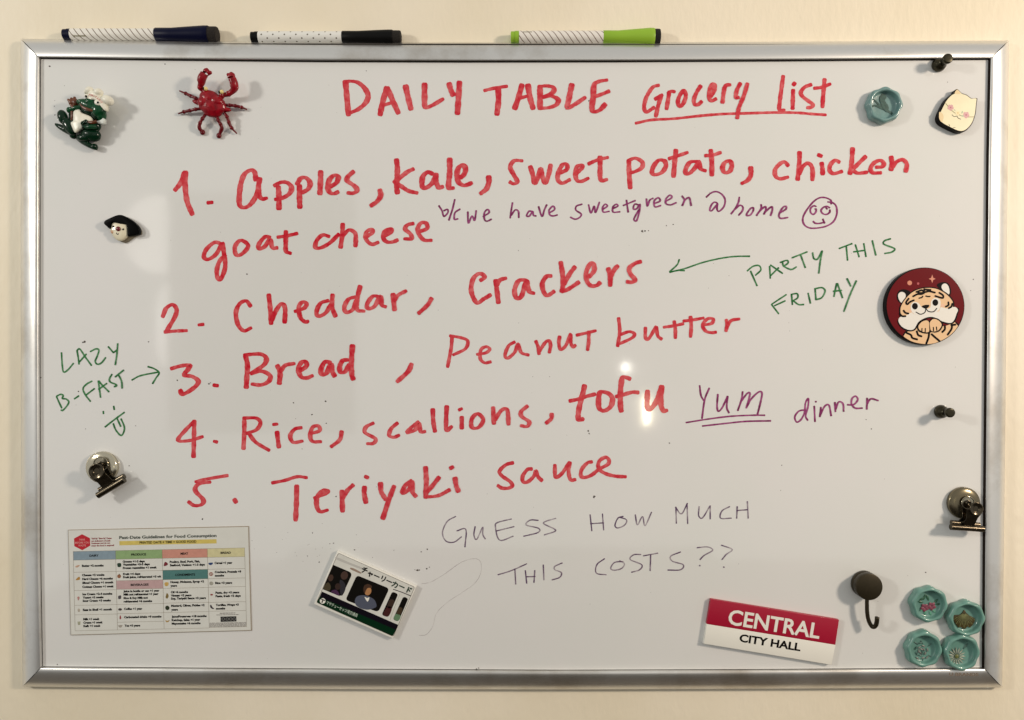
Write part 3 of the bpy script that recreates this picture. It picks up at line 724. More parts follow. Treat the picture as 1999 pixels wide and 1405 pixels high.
def rod(bm, x0, x1, prof, ctr, n=40):
    """turned along x; prof = [(x_px, radius_px)], ctr = world centre line"""
    rings = []
    for px, r in prof:
        x = (px-CX)*S*(D+0.004)/D
        rings.append([bm.verts.new((x, ctr.y+r*S*math.cos(2*math.pi*k/n), ctr.z+r*S*math.sin(2*math.pi*k/n))) for k in range(n)])
    for j in range(len(rings)-1):
        for k in range(n): bm.faces.new((rings[j][k], rings[j][(k+1) % n], rings[j+1][(k+1) % n], rings[j+1][k]))
    bm.faces.new(rings[0]); bm.faces.new(rings[-1])
    bmesh.ops.recalc_face_normals(bm, faces=bm.faces); sharp(bm, 35)
def marker(label, x_plug, x_barrel, x_cap, x_felt, x_end, yc, rb, r0, r1, col, barrel, felt, print_at, tip_notch=True):
    HM = -4.6
    c = P((x_plug+x_end)/2, yc, HM)
    t = thing('marker_pen', label, 'marker', c, 'markers lying on top of the board')
    ctr = P(x_plug, yc, HM)
    capm = mat('marker_plastic', col, 0.42, ior=1.22 if max(col) < .1 else 1.4)
    bm = bmesh.new(); rod(bm, 0, 0, [(x_barrel, rb*.9), (x_barrel+.4, rb), (x_cap, rb), (x_cap+6, rb*.98)], ctr)
    obj('barrel', bm, barrel, t)
    bm = bmesh.new(); rod(bm, 0, 0, [(x_plug, rb*.72), (x_plug+.8, rb*.9), (x_plug+8, rb*.90), (x_plug+8.3, rb*.97), (x_barrel-.2, rb*.97)], ctr)
    obj('end_plug', bm, capm, t)
    bm = bmesh.new(); L = x_felt-x_cap
    rod(bm, 0, 0, [(x_cap, r0*.94), (x_cap+1.2, r0), (x_cap+L*.3, r0*.99), (x_cap+L*.6, (r0+r1)/2), (x_felt-9, r1), (x_felt-1.5, r1*.995), (x_felt, r1*.95)], ctr)
    obj('cap', bm, capm, t)
    bm = bmesh.new()
    rr = r1*.9
    rod(bm, 0, 0, [(x_felt, rr), (x_felt+.5, rr), (x_end-3.0, rr*1.0), (x_end-1, rr*.95), (x_end, rr*.7)], ctr)
    obj('felt_eraser', bm, mat('eraser_felt', felt, 0.95, noise=(900, 0.5), bump=(1200, 0.8, 0.0006)), t)
    if print_at:
        bm = bmesh.new()
        for k in range(print_at[2]):
            x = print_at[0]+k*print_at[3]; y = print_at[1]
            a = math.asin(max(-1, min(1, (yc-y)/rb))); 
            z0 = ctr.z+(rb+.12)*S*math.sin(a-.10); y0 = ctr.y-(rb+.12)*S*math.cos(a-.10)
            z1 = ctr.z+(rb+.12)*S*math.sin(a+.10); y1 = ctr.y-(rb+.12)*S*math.cos(a+.10)
            xa = (x-CX)*S*(D+.004)/D; xb = xa+print_at[3]*.72*S
            f = bm.faces.new([bm.verts.new(v) for v in ((xa, y0, z0), (xb, y0, z0), (xb, y1, z1), (xa, y1, z1))])
        obj('barrel_print', bm, mat('olive_print', (0.14, 0.12, 0.03), 0.6), t, smooth=False)
    return t
brown = (0.12, 0.075, 0.035)
marker('dry erase marker with navy blue cap and striped barrel, farthest left on the frame', 124, 139.5, 304, 408, 425, 67.6, 11.6, 13.0, 17.0,
       (0.002, 0.003, 0.020), stripe_mat('barrel_stripes', 'stripes', brown), (0.012, 0.009, 0.007), (148, 74, 12, 2.1))
marker('dry erase marker with black cap and polka dot barrel, between the navy and green ones', 490, 505, 668, 767, 783, 72.6, 11.2, 11.9, 14.2,
       (0.004, 0.004, 0.004), stripe_mat('barrel_dots', 'dots', (0.06, 0.045, 0.02), (0.76, 0.76, 0.72)), (0.010, 0.008, 0.006), None)
marker('dry erase marker with lime green cap and striped barrel on the frame', 997, 1013, 1177, 1277, 1289, 72.2, 11.8, 12.4, 17.0,
       (0.27, 0.47, 0.035), stripe_mat('barrel_stripes', 'stripes', (0.13, 0.075, 0.045), (0.78, 0.75, 0.70)), (0.006, 0.006, 0.005), (1021, 66.5, 8, 2.2))

# ================================================================ WAX SEAL MAGNETS
wax = mat('teal_wax', (0.125, 0.275, 0.232), 0.30, noise=(120, 0.14), coat=0.3, bump=(420, 0.25, 0.0004))
wax_d = mat('dark_teal_wax', (0.035, 0.13, 0.105), 0.32, noise=(200, 0.2), coat=0.3)
def seal(label, cx, cy, r, rot, lobes=8, pale=False, blue=False):
    t = thing('wax_seal_magnet', label, 'magnet', P(cx, cy, 0), 'teal wax seal magnets')
    m = wax if not blue else mat('blue_wax', (0.145, 0.27, 0.262), 0.3, noise=(120, 0.12), coat=0.3, bump=(420, 0.25, 0.0004))
    ph = [random.uniform(-.5, .5) for _ in range(3)]
    def rf(th, rr, h):
        q = rr/r
        k = max(0, min(1, (q-0.80)/0.18))
        return 1+k*(0.035*math.cos(lobes*th+rot)+0.016*math.sin(2*th+ph[0]*3)+0.014*math.cos(3*th+ph[1]*4)+0.010*math.sin(5*th+ph[2]))
    bm = bmesh.new()
    lathe(bm, cx, cy, 8.0, [(r*1.0, 0.0), (r*1.04, 1.0), (r*1.05, 3.0), (r*1.035, 5.2), (r*1.01, 6.8), (r*.965, 7.9), (r*.90, 8.4), (r*.84, 8.2), (r*.80, 7.4), (r*.785, 6.0), (r*.775, 4.2), (r*.74, 3.3), (r*.68, 3.05), (r*.4, 3.0), (r*.02, 3.0)], 96, rf)
    obj('wax_disc', bm, m, t)
    return t
def ctr_px(cx, cy):
    """pixel centre as seen on the recessed floor of the seal at h = 4"""
    v = P(cx, cy, 8.0); k = S*(D-0.004)/D
    return (CX+v.x/k, CY-v.z/k)
def leafshape(L, Wd, n=7):
    return [(-L/2+L*i/n, -Wd/2*math.sin(math.pi*i/n)) for i in range(n+1)]+[(L/2-L*i/n, Wd/2*math.sin(math.pi*i/n)) for i in range(1, n)]
def place(pts, cx, cy, deg, s=1):
    r = math.radians(deg); return [(cx+s*(x*math.cos(r)-y*math.sin(r)), cy+s*(x*math.sin(r)+y*math.cos(r))) for x, y in pts]
def petal(parent, name, cx, cy, L, Wd, deg, m, h=4.4, bump=0.5, label=None):
    """raised leaf or petal: ridge along its middle"""
    bm = bmesh.new(); out = place(leafshape(L, Wd), cx, cy, deg)
    vs_ = [bm.verts.new(P(x, y, h)) for x, y in out]; n = 7
    rid = [bm.verts.new(P(*place([(-L/2+L*i/n, 0)], cx, cy, deg)[0], h+bump)) for i in range(1, n)]
    low = vs_[:n+1]; up = [vs_[0]]+list(reversed(vs_[n+1:]))+[vs_[n]]
    R_ = [vs_[0]]+rid+[vs_[n]]
    for i in range(n):
        for side in (low, up):
            q = []
            for v in (side[i], side[i+1], R_[i+1], R_[i]):
                if v not in q: q.append(v)
            try: bm.faces.new(q)
            except Exception: pass
    bmesh.ops.recalc_face_normals(bm, faces=bm.faces)
    s_ = sum(f.normal.y for f in bm.faces)
    if s_ > 0: bmesh.ops.reverse_faces(bm, faces=bm.faces[:])
    return obj(name, bm, m, parent, label=label)
pal = lambda n, c: mat(n, c, 0.35, noise=(600, 0.3))
# top right: witch-hat like sprig
t = seal('blue green wax seal with dark curled hat-shaped emblem, alone near the top right', 1729, 203, 33, 0.4, 8, blue=True)
dk = pal('dark_green_enamel', (0.02, 0.075, 0.06))
bm = bmesh.new(); o_ = (1660, 90); q_ = 7.025
for a_, w_ in (([(290,828),(345,812),(420,845),(500,880),(560,915),(575,938)], 4.6), ([(325,735),(350,755),(385,790),(430,820)], 3.4), ([(425,700),(425,735),(440,790),(470,850),(500,880)], 5.5),
               ([(440,660),(420,690),(430,720),(465,720),(480,700)], 2.6), ([(400,810),(450,790),(490,800),(510,850)], 5.0)):
    ribbon(bm, tr(o_, q_, a_), w_, w_*.8, 3.35+random.random()*.3, None, jitter=True, cap=.6)
poly(bm, sm(tr(o_, q_, [(430,650),(470,660),(495,700),(475,740),(500,790),(515,860),(545,905),(470,870),(395,835),(410,800),(420,760),(412,700)]), 3), 3.34)
obj('emblem', bm, dk, t)
# lower group of four
t = seal('teal wax seal with two pink blossoms, upper left of the cluster in the corner', 1816, 1181, 33.5, 1.0)
cx, cy = 1816, 1181
pk = pal('pink_enamel', (0.20, 0.05, 0.08)); g1 = pal('leaf_enamel', (0.03, 0.11, 0.06)); g2 = pal('pale_green_enamel', (0.10, 0.30, 0.20))
for (dx, dy) in ((-11, 5), (3, 2)):
    for k in range(5):
        a_ = 72*k+20; petal(t, 'petal', cx+dx+4.6*math.cos(math.radians(a_)), cy+dy+4.6*math.sin(math.radians(a_)), 9, 7, a_, pk, 3.5+.03*k, .6)
for (dx, dy, L, a_) in ((-14,-12,12,-30), (-9,-16,11,-70), (-3,-14,11,-110), (-17,-6,9,10), (13,-8,10,-50), (17,-2,9,-10), (-8,14,10,100), (2,16,9,70), (9,12,9,40), (-15,9,8,150)):
    petal(t, 'leaf', cx+dx-2, cy+dy, L*1.15, 4.6, a_, g1 if dy < 8 else g2, 3.3, .5)
t = seal('teal wax seal with a brown fan-shaped ginkgo leaf, right of the corner cluster', 1889, 1208.5, 33.5, 0.3)
cx, cy = 1889, 1208.5
gk = pal('bronze_enamel', (0.055, 0.040, 0.010))
bm = bmesh.new()
fan = [(-6,-18), (-2,-12), (4,-7), (10,-4), (14,-2), (14,4), (10,12), (4,17), (0,14), (-4,19), (-9,19), (-13,15), (-18,17), (-23,10), (-28,2), (-30,-5), (-24,-8), (-16,-8), (-11,-11)]
prism(bm, [(cx+x, cy+y) for x, y in fan], 3.0, 3.9, .3)
lf = obj('ginkgo_leaf', bm, gk, t)
bm = bmesh.new()
for k in range(13):
    a_ = math.radians(28+k*124/12); r1_ = 23 if k % 2 else 28
    ribbon(bm, [(cx-7+3*math.cos(a_)*.85, cy-12+3*math.sin(a_)), (cx-7+r1_*math.cos(a_)*.85, cy-12+r1_*math.sin(a_))], 1.1, 1.1, 4.05+.02*k)
obj('veins', bm, pal('green_bronze_enamel', (0.16, 0.17, 0.07)), lf)
t = seal('teal wax seal with a silvery rose and thin leaves, lower left of the cluster', 1805.6, 1268.6, 33.5, 0.9)
cx, cy = 1805.6, 1268.6; gy = pal('grey_enamel', (0.20, 0.20, 0.18)); gd = pal('grey_green_enamel', (0.06, 0.13, 0.11))
for k in range(17):
    r_ = 2+k*0.8; a_ = k*137.5
    petal(t, 'petal', cx-7+r_*math.cos(math.radians(a_)), cy+3+r_*math.sin(math.radians(a_))*1.2, 8.5, 3.0, a_+90, gy if k % 3 else gd, 3.4+.02*k, .55)
for (dx, dy, L, a_) in ((-17,-13,11,35), (-6,-15,9,60), (9,-10,10,-45), (10,12,9,40), (-4,18,9,100)):
    petal(t, 'leaf', cx+dx, cy+dy, L, 2.6, a_, gd, 3.3, .4)
t = seal('teal wax seal with a pale daisy on it, touching the bottom rail in the corner', 1879.7, 1275, 33.5, 0.2)
cx, cy = 1879.7, 1275; dz = pal('cream_enamel', (0.30, 0.34, 0.27)); yl = pal('mustard_enamel', (0.13, 0.14, 0.04))
for k in range(15):
    a_ = 24*k; petal(t, 'petal', cx-12+11*math.cos(math.radians(a_)), cy+6+11*math.sin(math.radians(a_)), 14, 3.2, a_, dz, 3.4+.02*(k % 3), .5)
bm = bmesh.new(); c_ = P(cx-12, cy+6, 3.8); bmesh.ops.create_uvsphere(bm, u_segments=12, v_segments=8, radius=1, matrix=Matrix.Translation(c_) @ Matrix.Diagonal((4.2*S, .0009, 4.2*S, 1)))
obj('flower_heart', bm, yl, t)
petal(t, 'leaf', cx+5, cy-14, 15, 4, -55, gd, 3.3, .5)

# ================================================================ ROUND TIGER BADGE
o_ = (1700, 500); q_ = 7.027
def L2(parent, name, pts, m, h, smooth=True, label=None, sub=5):
    p = tr(o_, q_, pts); p = sm(p, sub) if smooth else p
    bm = bmesh.new(); poly(bm, p, h); return obj(name, bm, m, parent, smooth=False, label=label)
def LN(parent, name, lines, w_, m, h):
    bm = bmesh.new()
    for i, l_ in enumerate(lines): ribbon(bm, tr(o_, q_, l_), w_, w_, h+.006*i, None, jitter=False, cap=.4)
    return obj(name, bm, m, parent, smooth=False)
BH = 5.2
t = thing('round_badge_magnet', 'round dark red magnet printed with a cartoon tiger, on the right side', 'magnet', P(1806, 597, 0))
print_blk = mat('black_print', (0.004, 0.003, 0.003), 0.3, ior=1.18); black_side = mat('black_edge', (0.004, 0.003, 0.003), 0.35, ior=1.2)
bm = bmesh.new(); prism(bm, circ(1805.7, 597.3, 77.6, 75.6, 72), 0.2, BH, .5); sharp(bm, 50)
obj('badge_body', bm, black_side, t)
bm = bmesh.new(); poly(bm, circ(1806.4, 596.6, 75.3, 73.4, 72), BH+.03); obj('red_ground', bm, mat('dark_red_print', (0.135, 0.001, 0.004), 0.22, ior=1.3), t, smooth=False)
orange = mat('peach_print', (0.78, 0.52, 0.29), 0.28); whitep = mat('white_print', (0.78, 0.76, 0.70), 0.28); blush = mat('blush_print', (0.78, 0.48, 0.33), 0.3)
L2(t, 'shoulders', [(445,1085),(480,1030),(620,960),(800,930),(1000,960),(1150,905),(1195,935),(1175,990),(1090,1080),(980,1150),(860,1195),(740,1203),(600,1180),(500,1135)], orange, BH+.08, True)
LN(t, 'shoulder_outline', [[(445,1085),(480,1035),(520,1020)], [(1165,905),(1195,940)]], 2.6, print_blk, BH+.12)
# ears
for e in ([(365,600),(360,520),(400,465),(470,455),(540,490),(500,560),(430,650)], [(905,400),(960,360),(1040,360),(1085,410),(1100,500),(1060,560),(980,480)]):
    L2(t, 'ear', e, print_blk, BH+.15)
L2(t, 'ear_lining', [(385,590),(375,530),(405,492),(450,495),(478,530),(465,590),(425,640)], whitep, BH+.19)
L2(t, 'ear_lining', [(970,430),(985,385),(1030,375),(1068,420),(1080,500),(1055,525),(1010,490)], whitep, BH+.19)
# head
L2(t, 'head_outline', [(470,570),(580,470),(720,425),(870,425),(980,465),(1075,530),(1140,620),(1150,700),(1210,715),(1195,790),(1160,890),(1090,935),(960,905),(860,850),(760,860),(670,910),(610,1010),(520,1030),(420,985),(365,900),(395,830),(392,700)], print_blk, BH+.23)
L2(t, 'head', [(480,580),(585,485),(720,440),(865,440),(970,478),(1062,545),(1122,625),(1130,705),(1190,730),(1175,790),(1140,880),(1085,915),(970,888),(860,835),(755,842),(655,900),(595,995),(525,1010),(432,970),(385,900),(412,835),(410,705)], orange, BH+.27)
L2(t, 'cheek_fur', [(400,835),(480,815),(560,770),(600,790),(760,730),(920,760),(960,700),(1040,715),(1150,695),(1195,735),(1175,790),(1140,880),(1085,915),(970,888),(860,835),(755,842),(655,900),(595,995),(525,1010),(432,970),(380,895)], whitep, BH+.31)
L2(t, 'muzzle', [(545,690),(580,630),(650,640),(700,700),(760,720),(815,700),(830,610),(890,570),(950,600),(955,680),(930,740),(850,780),(750,770),(650,810),(570,770)], whitep, BH+.35)
L2(t, 'blush', circ(545,745,26,18,16), blush, BH+.33, False); L2(t, 'blush', circ(985,675,30,20,16), blush, BH+.33, False)
LN(t, 'stripes', [[(625,490),(700,465),(720,500),(650,502)], [(735,455),(820,462)], [(735,495),(800,480),(880,498)], [(580,550),(640,520),(700,518),(720,500)],
   [(520,580),(485,630),(500,658),(540,625),(590,603)], [(940,500),(990,535),(990,570),(950,565),(885,545)], [(450,745),(475,775),(515,785)], [(1065,630),(1065,670),(1030,690)],
   [(735,450),(725,510)], [(1120,650),(1105,690),(1070,712)], [(400,790),(430,820),(475,822)]], 3.6, print_blk, BH+.40)
LN(t, 'eyebrows', [[(662,575),(700,565),(712,548)], [(755,545),(785,552),(812,550)]], 2.6, print_blk, BH+.40)
L2(t, 'eye', circ(605,685,40,45,24), print_blk, BH+.42, False); L2(t, 'eye', circ(885,635,40,45,24), print_blk, BH+.42, False)
L2(t, 'nose', [(700,685),(740,668),(800,668),(790,700),(755,718),(715,705)], print_blk, BH+.42)
LN(t, 'mouth', [[(755,715),(740,770),(680,795),(620,765)], [(755,715),(790,755),(860,760),(905,715)]], 1.9, print_blk, BH+.42)
# two folded front paws resting below the chin
L2(t, 'paw_outline', [(640,950),(690,885),(760,865),(800,885),(850,845),(930,860),(990,930),(960,1010),(900,1045),(830,1040),(800,1060),(720,1055),(650,1020)], print_blk, BH+.46)
L2(t, 'paw', [(655,955),(700,900),(760,880),(795,900),(800,960),(795,1035),(725,1038),(665,1005)], orange, BH+.50)
L2(t, 'paw', [(812,905),(855,862),(920,876),(970,932),(945,995),(895,1028),(830,1022),(812,960)], orange, BH+.50)
LN(t, 'toe_lines', [[(700,1035),(702,990)], [(745,1040),(748,990)], [(860,1022),(858,975)], [(905,1015),(900,970)]], 2.2, print_blk, BH+.53)
LN(t, 'arm_stripes', [[(490,1050),(550,1080),(570,1120),(635,1140)], [(630,1030),(650,1080),(695,1098)], [(1015,955),(1015,1000),(980,1040)], [(1115,940),(1105,1000),(1055,1075)], [(1105,945),(1160,938)], [(800,1060),(790,1120),(762,1195)], [(835,1070),(880,1110),(945,1165)]], 4.0, print_blk, BH+.14)
pinkp = mat('pink_print', (0.62, 0.22, 0.13), 0.3)
L2(t, 'dot', circ(533,365,32,32,18), pinkp, BH+.10, False); L2(t, 'dot', circ(649,375,17,17,12), mat('dim_pink_print', (0.42, 0.06, 0.07), 0.3), BH+.10, False)
L2(t, 'star', [(842,250),(856,295),(888,310),(856,325),(842,368),(828,325),(795,310),(828,295)], pinkp, BH+.10, False)

# ================================================================ CREAM BADGE (flower garland)
o_ = (1660, 90); q_ = 7.025
t = thing('cream_badge_magnet', 'cream magnet shaped like a plump animal with flower garland, in the top right corner', 'magnet', P(1870, 218, 0))
cat_px = sm(tr(o_, q_, [(1425,640),(1440,600),(1468,585),(1500,610),(1530,640),(1600,665),(1665,712),(1715,708),(1745,715),(1740,760),(1732,830),(1720,930),(1680,1050),(1620,1130),(1550,1175),(1470,1170),(1350,1115),(1250,1060),(1210,1000),(1215,930),(1250,850),(1310,740),(1380,665)]), 4)
bm = bmesh.new(); prism(bm, cat_px, 0.2, 6.0, .5); sharp(bm, 50); obj('badge_body', bm, black_side, t)
cxm = sum(p[0] for p in cat_px)/len(cat_px); cym = sum(p[1] for p in cat_px)/len(cat_px)
bm = bmesh.new(); poly(bm, [(cxm+(x-cxm)*.94, cym+(y-cym)*.95) for x, y in cat_px], 6.03)
obj('cream_face', bm, mat('cream_print', (0.80, 0.74, 0.50), 0.3, noise=(90, 0.05)), t, smooth=False)
tan = mat('tan_print', (0.74, 0.58, 0.32), 0.3)
L2(t, 'tan_patch', [(1225,900),(1265,925),(1278,980),(1255,1040),(1222,1000),(1216,940)], tan, 6.08)
L2(t, 'tan_patch', [(1432,645),(1445,612),(1468,595),(1495,620),(1508,648),(1470,655)], tan, 6.08)
LN(t, 'foot_line', [[(1350,1070),(1362,1090),(1340,1115)], [(1440,1112),(1410,1120),(1400,1145)]], .8, print_blk, 6.1)
rosep = mat('rose_print', (0.60, 0.30, 0.32), 0.35); greenp = mat('sage_print', (0.42, 0.50, 0.32), 0.35); rosed = mat('deep_rose_print', (0.42, 0.10, 0.14), 0.35); gold = mat('gold_print', (0.62, 0.42, 0.12), 0.35)
def flower(cx, cy, r, m1, m2):
    for k in range(5):
        a_ = 1.2566*k+.3; L2(t, 'petal', circ(cx+r*.6*math.cos(a_), cy+r*.6*math.sin(a_), r*.45, r*.45, 10), m1, 6.12+.004*k, False)
    L2(t, 'flower_heart', circ(cx, cy, r*.28, r*.28, 8), m2, 6.16, False)
LN(t, 'garland_stem', [[(1310,785),(1340,825)], [(1390,880),(1450,925),(1520,950)], [(1610,970),(1690,968)]], 1.2, mat('olive_line', (0.22, 0.20, 0.05), .4), 6.10)
flower(1375, 840, 42, rosep, rosed); flower(1588, 942, 44, rosep, rosed); flower(1475, 915, 34, mat('butter_print', (0.80, 0.70, 0.42), 0.35), gold)
L2(t, 'leaf', place(leafshape(46, 22), 1535, 905, -70), greenp, 6.13, False); L2(t, 'leaf', place(leafshape(46, 24), 1540, 955, 10), greenp, 6.14, False); L2(t, 'leaf', place(leafshape(30, 14), 1430, 875, 30), greenp, 6.13, False)
LN(t, 'bow', [[(1395,940),(1425,965),(1460,958),(1480,985),(1515,1000)]], .9, print_blk, 6.15)

# ================================================================ PIN MAGNETS
pinm = mat('dark_bronze', (0.038, 0.033, 0.018), 0.26, 0.7)
def pin(label, bx, by, r):
    t = thing('pin_magnet', label, 'magnet', P(bx, by, 0), 'push pin shaped magnets')
    bm = bmesh.new(); lathe(bm, bx, by, 3, [(r*.95, 0), (r, .6), (r, 2.2), (r*.92, 4.2), (r*.74, 6.0), (r*.56, 7.2), (r*.50, 9.5)], 40); obj('base', bm, pinm, t)
    bm = bmesh.new(); lathe(bm, bx, by, 3, [(r*.50, 9.5), (r*.54, 12.0), (r*.66, 13.2), (r*.70, 14.6), (r*.70, 16.2), (r*.64, 16.9), (r*.5, 17.1), (r*.05, 17.0)], 40); obj('knob', bm, pinm, t)
pin('dark push pin magnet against the top rail of the frame', 1834.5, 125, 13.5)
pin('dark push pin magnet in the middle of the right side below the tiger badge', 1839, 803.5, 13.2)

# ================================================================ HOOK MAGNET
brz = mat('antique_bronze', (0.040, 0.031, 0.016), 0.42, 0.65, noise=(300, 0.08))
t = thing('hook_magnet', 'round bronze magnet with a J-shaped wire hook hanging below it', 'hook', P(1688, 1140, 0))
bm = bmesh.new(); lathe(bm, 1697.6, 1146, 12, [(25.0, 0), (25.6, .6), (25.6, 5.0), (25.1, 5.3), (25.1, 5.7), (25.6, 6.0), (25.6, 11.2), (25.1, 11.8), (24.2, 12), (.3, 12.02)], 64); sharp_bm = bm
sharp(bm, 40); obj('magnet_disc', bm, brz, t)
bm = bmesh.new(); H = lambda x, y: (1640+x/5.403, 1090+y/5.403)
tube(bm, [(*H(283, 400), 9), (*H(283, 470), 9), (*H(285, 560), 8.6), (*H(300, 650), 8.2), (*H(335, 716), 8.6), (*H(368, 715), 10), (*H(385, 680), 11.5), (*H(391, 620), 12.5)], [3.6, 3.6, 3.8, 3.8, 4.0, 4.1, 4.1, 4.2], 16, 6)
obj('wire_hook', bm, brz, t)

# ================================================================ CLIP MAGNETS
nick = mat('polished_nickel', (0.40, 0.36, 0.27), 0.16, 1.0); dkm = mat('dark_nickel', (0.085, 0.070, 0.048), 0.2, 0.95)
def clip(label, o, q, disc, rd, lobe, rl, back, neck, bar, bar2, wbar, dm, hn=(0, 0)):
    t = thing('clip_magnet', label, 'clip', P(o[0]+disc[0]/q, o[1]+disc[1]/q, 0), 'bulldog clips on round magnets')
    f = lambda p: (o[0]+p[0]/q, o[1]+p[1]/q)
    bm = bmesh.new(); r = rd
    lathe(bm, *f(disc), 5, [(r*.97, 0), (r, .5), (r, 3.6), (r*.97, 4.4), (r*.92, 4.7), (r*.90, 4.9), (r*.80, 5.6), (r*.6, 6.2), (r*.3, 6.5), (r*.02, 6.6)], 64)
    obj('magnet_disc', bm, dm, t)
    # rear jaw
    bm = bmesh.new(); b_ = f(back)
    prism(bm, circ(*b_, rl*.95, rl*.95, 32), 7.6, 8.4, .2); sharp(bm, 50)
    rj = obj('rear_lobe', bm, nick, t)
    bm = bmesh.new(); tube(bm, [(b_[0]+rl*.92*math.cos(a), b_[1]+rl*.92*math.sin(a), 8.4) for a in [2*math.pi*i/16 for i in range(17)]], [1.1, 1.1], 8, 2); obj('rim', bm, nick, rj)
    bm = bmesh.new(); lathe(bm, b_[0], b_[1], 8, [(5.5, 6.6), (5.5, 9.2), (4.6, 9.6), (2.6, 9.7), (2.2, 9.0), (.1, 9.0)], 24); obj('rivet', bm, dkm, rj)
    bm = bmesh.new(); prism(bm, [f(p) for p in neck[1]], 6.8, 7.6, .2); obj('rear_plate', bm, dkm, t)
    bm = bmesh.new(); tube(bm, [(*f(bar2[0]), 8.4), (*f(bar2[1]), 8.4)], [wbar*.42, wbar*.42], 16); sharp(bm, 50); obj('rear_jaw', bm, dkm, t)
    # front jaw: lobe with a hole, sloping plate, rolled bar
    l_ = f(lobe)
    bm = bmesh.new(); lathe(bm, l_[0], l_[1], 17, [(rl*.42, 15.2), (rl*.95, 15.2), (rl, 15.6), (rl*.98, 16.4), (rl*.88, 16.8), (rl*.78, 16.3), (rl*.5, 16.0), (rl*.42, 15.9), (rl*.40, 15.0), (rl*.05, 14.8)], 40)
    fl = obj('front_lobe', bm, dkm, t)
    bm = bmesh.new(); n_ = [f(p) for p in neck[0]]
    # plate: first half of the outline near the lobe (h 16), last half near the bar (h 12)
    hs = neck[2]
    v0 = [bm.verts.new(P(x, y, h)) for (x, y), h in zip(n_, hs)]; v1 = [bm.verts.new(P(x, y, h)+Vector((0, .0007, 0))) for (x, y), h in zip(n_, hs)]
    bm.faces.new(v0); bm.faces.new(list(reversed(v1)))
    for i in range(len(v0)): bm.faces.new((v0[i], v1[i], v1[(i+1) % len(v0)], v0[(i+1) % len(v0)]))
    bmesh.ops.recalc_face_normals(bm, faces=bm.faces); obj('front_plate', bm, dkm, t, smooth=False)
    bm = bmesh.new(); tube(bm, [(*f(bar[0]), 11), (*f(bar[1]), 11)], [wbar*.5, wbar*.5], 20); sharp(bm, 50); obj('rolled_jaw', bm, dkm, t)
    return t
clip('silver bulldog clip on a round magnet, tilted, at the lower left', (150, 870), 11.707, (545, 500), 30.6, (435, 590), 15.2, (545, 420),
     ([(300,640),(560,640),(640,620),(820,800),(860,830),(590,990),(550,930),(480,850),(360,740)], [(420,440),(650,420),(820,700),(1000,760),(600,950),(480,700)], [15.6,15.6,15.4,12.8,12.4,12.4,12.8,13.6,15]),
     ((480,1135),(1085,770)), ((520,1010),(1085,690)), 12.5, mat('pale_nickel', (0.62, 0.57, 0.44), 0.16, 0.95))
clip('darker bulldog clip on a round magnet touching the right rail of the frame', (1800, 770), 4.844, (408, 1030), 31, (520, 1083), 13.2, (435, 1025),
     ([(425,1080),(560,1130),(530,1165),(500,1225),(500,1240),(395,1240),(395,1220),(420,1170)], [(375,1050),(480,1040),(470,1200),(520,1220),(330,1220),(385,1150)], [15.4,15.4,14.5,12.6,12.2,12.2,12.6,14.2]),
     ((270,1252),(580,1272)), ((275,1210),(540,1232)), 11.5, mat('bronze_nickel', (0.20, 0.17, 0.11), 0.24, 0.9))

# ================================================================ DOLL HEAD MAGNET
o_ = (180, 400); q_ = 15.61
t = thing('doll_head_magnet', 'little doll head magnet with black bobbed hair, pale face and red nose', 'magnet', P(238, 445, 0))
hair = [(350,530),(395,465),(600,362),(740,308),(850,295),(950,320),(1150,430),(1330,580),(1415,700),(1432,800),(1405,880),(1330,912),(1180,920),(1080,935),(1040,990),(900,900),(640,760),(530,722),(430,640),(362,580)]
bm = bmesh.new(); prism(bm, sm([(x+35, y+25) for x, y in tr((180,400), 15.61, [(0,0)])] and tr(o_, q_, [(600,600),(740,350),(950,330),(1200,450),(1400,640),(1480,760),(1490,880),(1420,910),(1230,1000),(1080,1110),(980,1150),(880,1120),(700,1020),(560,800)]), 4), 0.2, 2.2, .4)
obj('magnet_backing', bm, mat('grey_brown_resin', (0.20, 0.17, 0.115), 0.5, noise=(300, .2)), t)
def dome(bm, pts, h0, h1, hc, k=4):
    """solid with a softly domed front: outline at h1, centre at hc"""
    front = pts; n = len(front); cx = sum(p[0] for p in front)/n; cy = sum(p[1] for p in front)/n
    rings = [[bm.verts.new(P(x, y, h1)+Vector((0, (h1-h0)*.001, 0))) for x, y in front]]
    for j in range(k+1):
        f = j/(k+1); r = math.cos(f*math.pi/2*.98) if f else 1
        hh = h1+(hc-h1)*math.sin(f*math.pi/2)
        rings.append([bm.verts.new(P(cx+(x-cx)*r, cy+(y-cy)*r, hh)) for x, y in front])
    for j in range(len(rings)-1):
        for i in range(n): bm.faces.new((rings[j][i], rings[j][(i+1) % n], rings[j+1][(i+1) % n], rings[j+1][i]))
    bm.faces.new(rings[-1]); bm.faces.new(rings[0]); bmesh.ops.recalc_face_normals(bm, faces=bm.faces)
facep = sm(tr(o_, q_, [(590,560),(700,480),(900,480),(1050,560),(1085,700),(1095,850),(1080,945),(1000,1030),(890,1092),(760,1070),(650,970),(570,820),(528,720),(560,640)]), 4)
bm = bmesh.new(); dome(bm, facep, 1.5, 4.2, 6.4)
facem = mat('painted_face', (0.74, 0.68, 0.50), 0.3, coat=.4)
hd = obj('face', bm, facem, t)
bm = bmesh.new(); 
hb = sm(tr(o_, q_, [(350,530),(395,465),(600,362),(740,308),(850,295),(950,320),(1150,430),(1330,580),(1415,700),(1432,800),(1405,880),(1330,912),(1180,925),(1085,935),(1068,880),(1060,760),(1040,600),(870,572),(720,540),(598,522),(565,620),(525,722),(430,640),(362,580)]), 2)
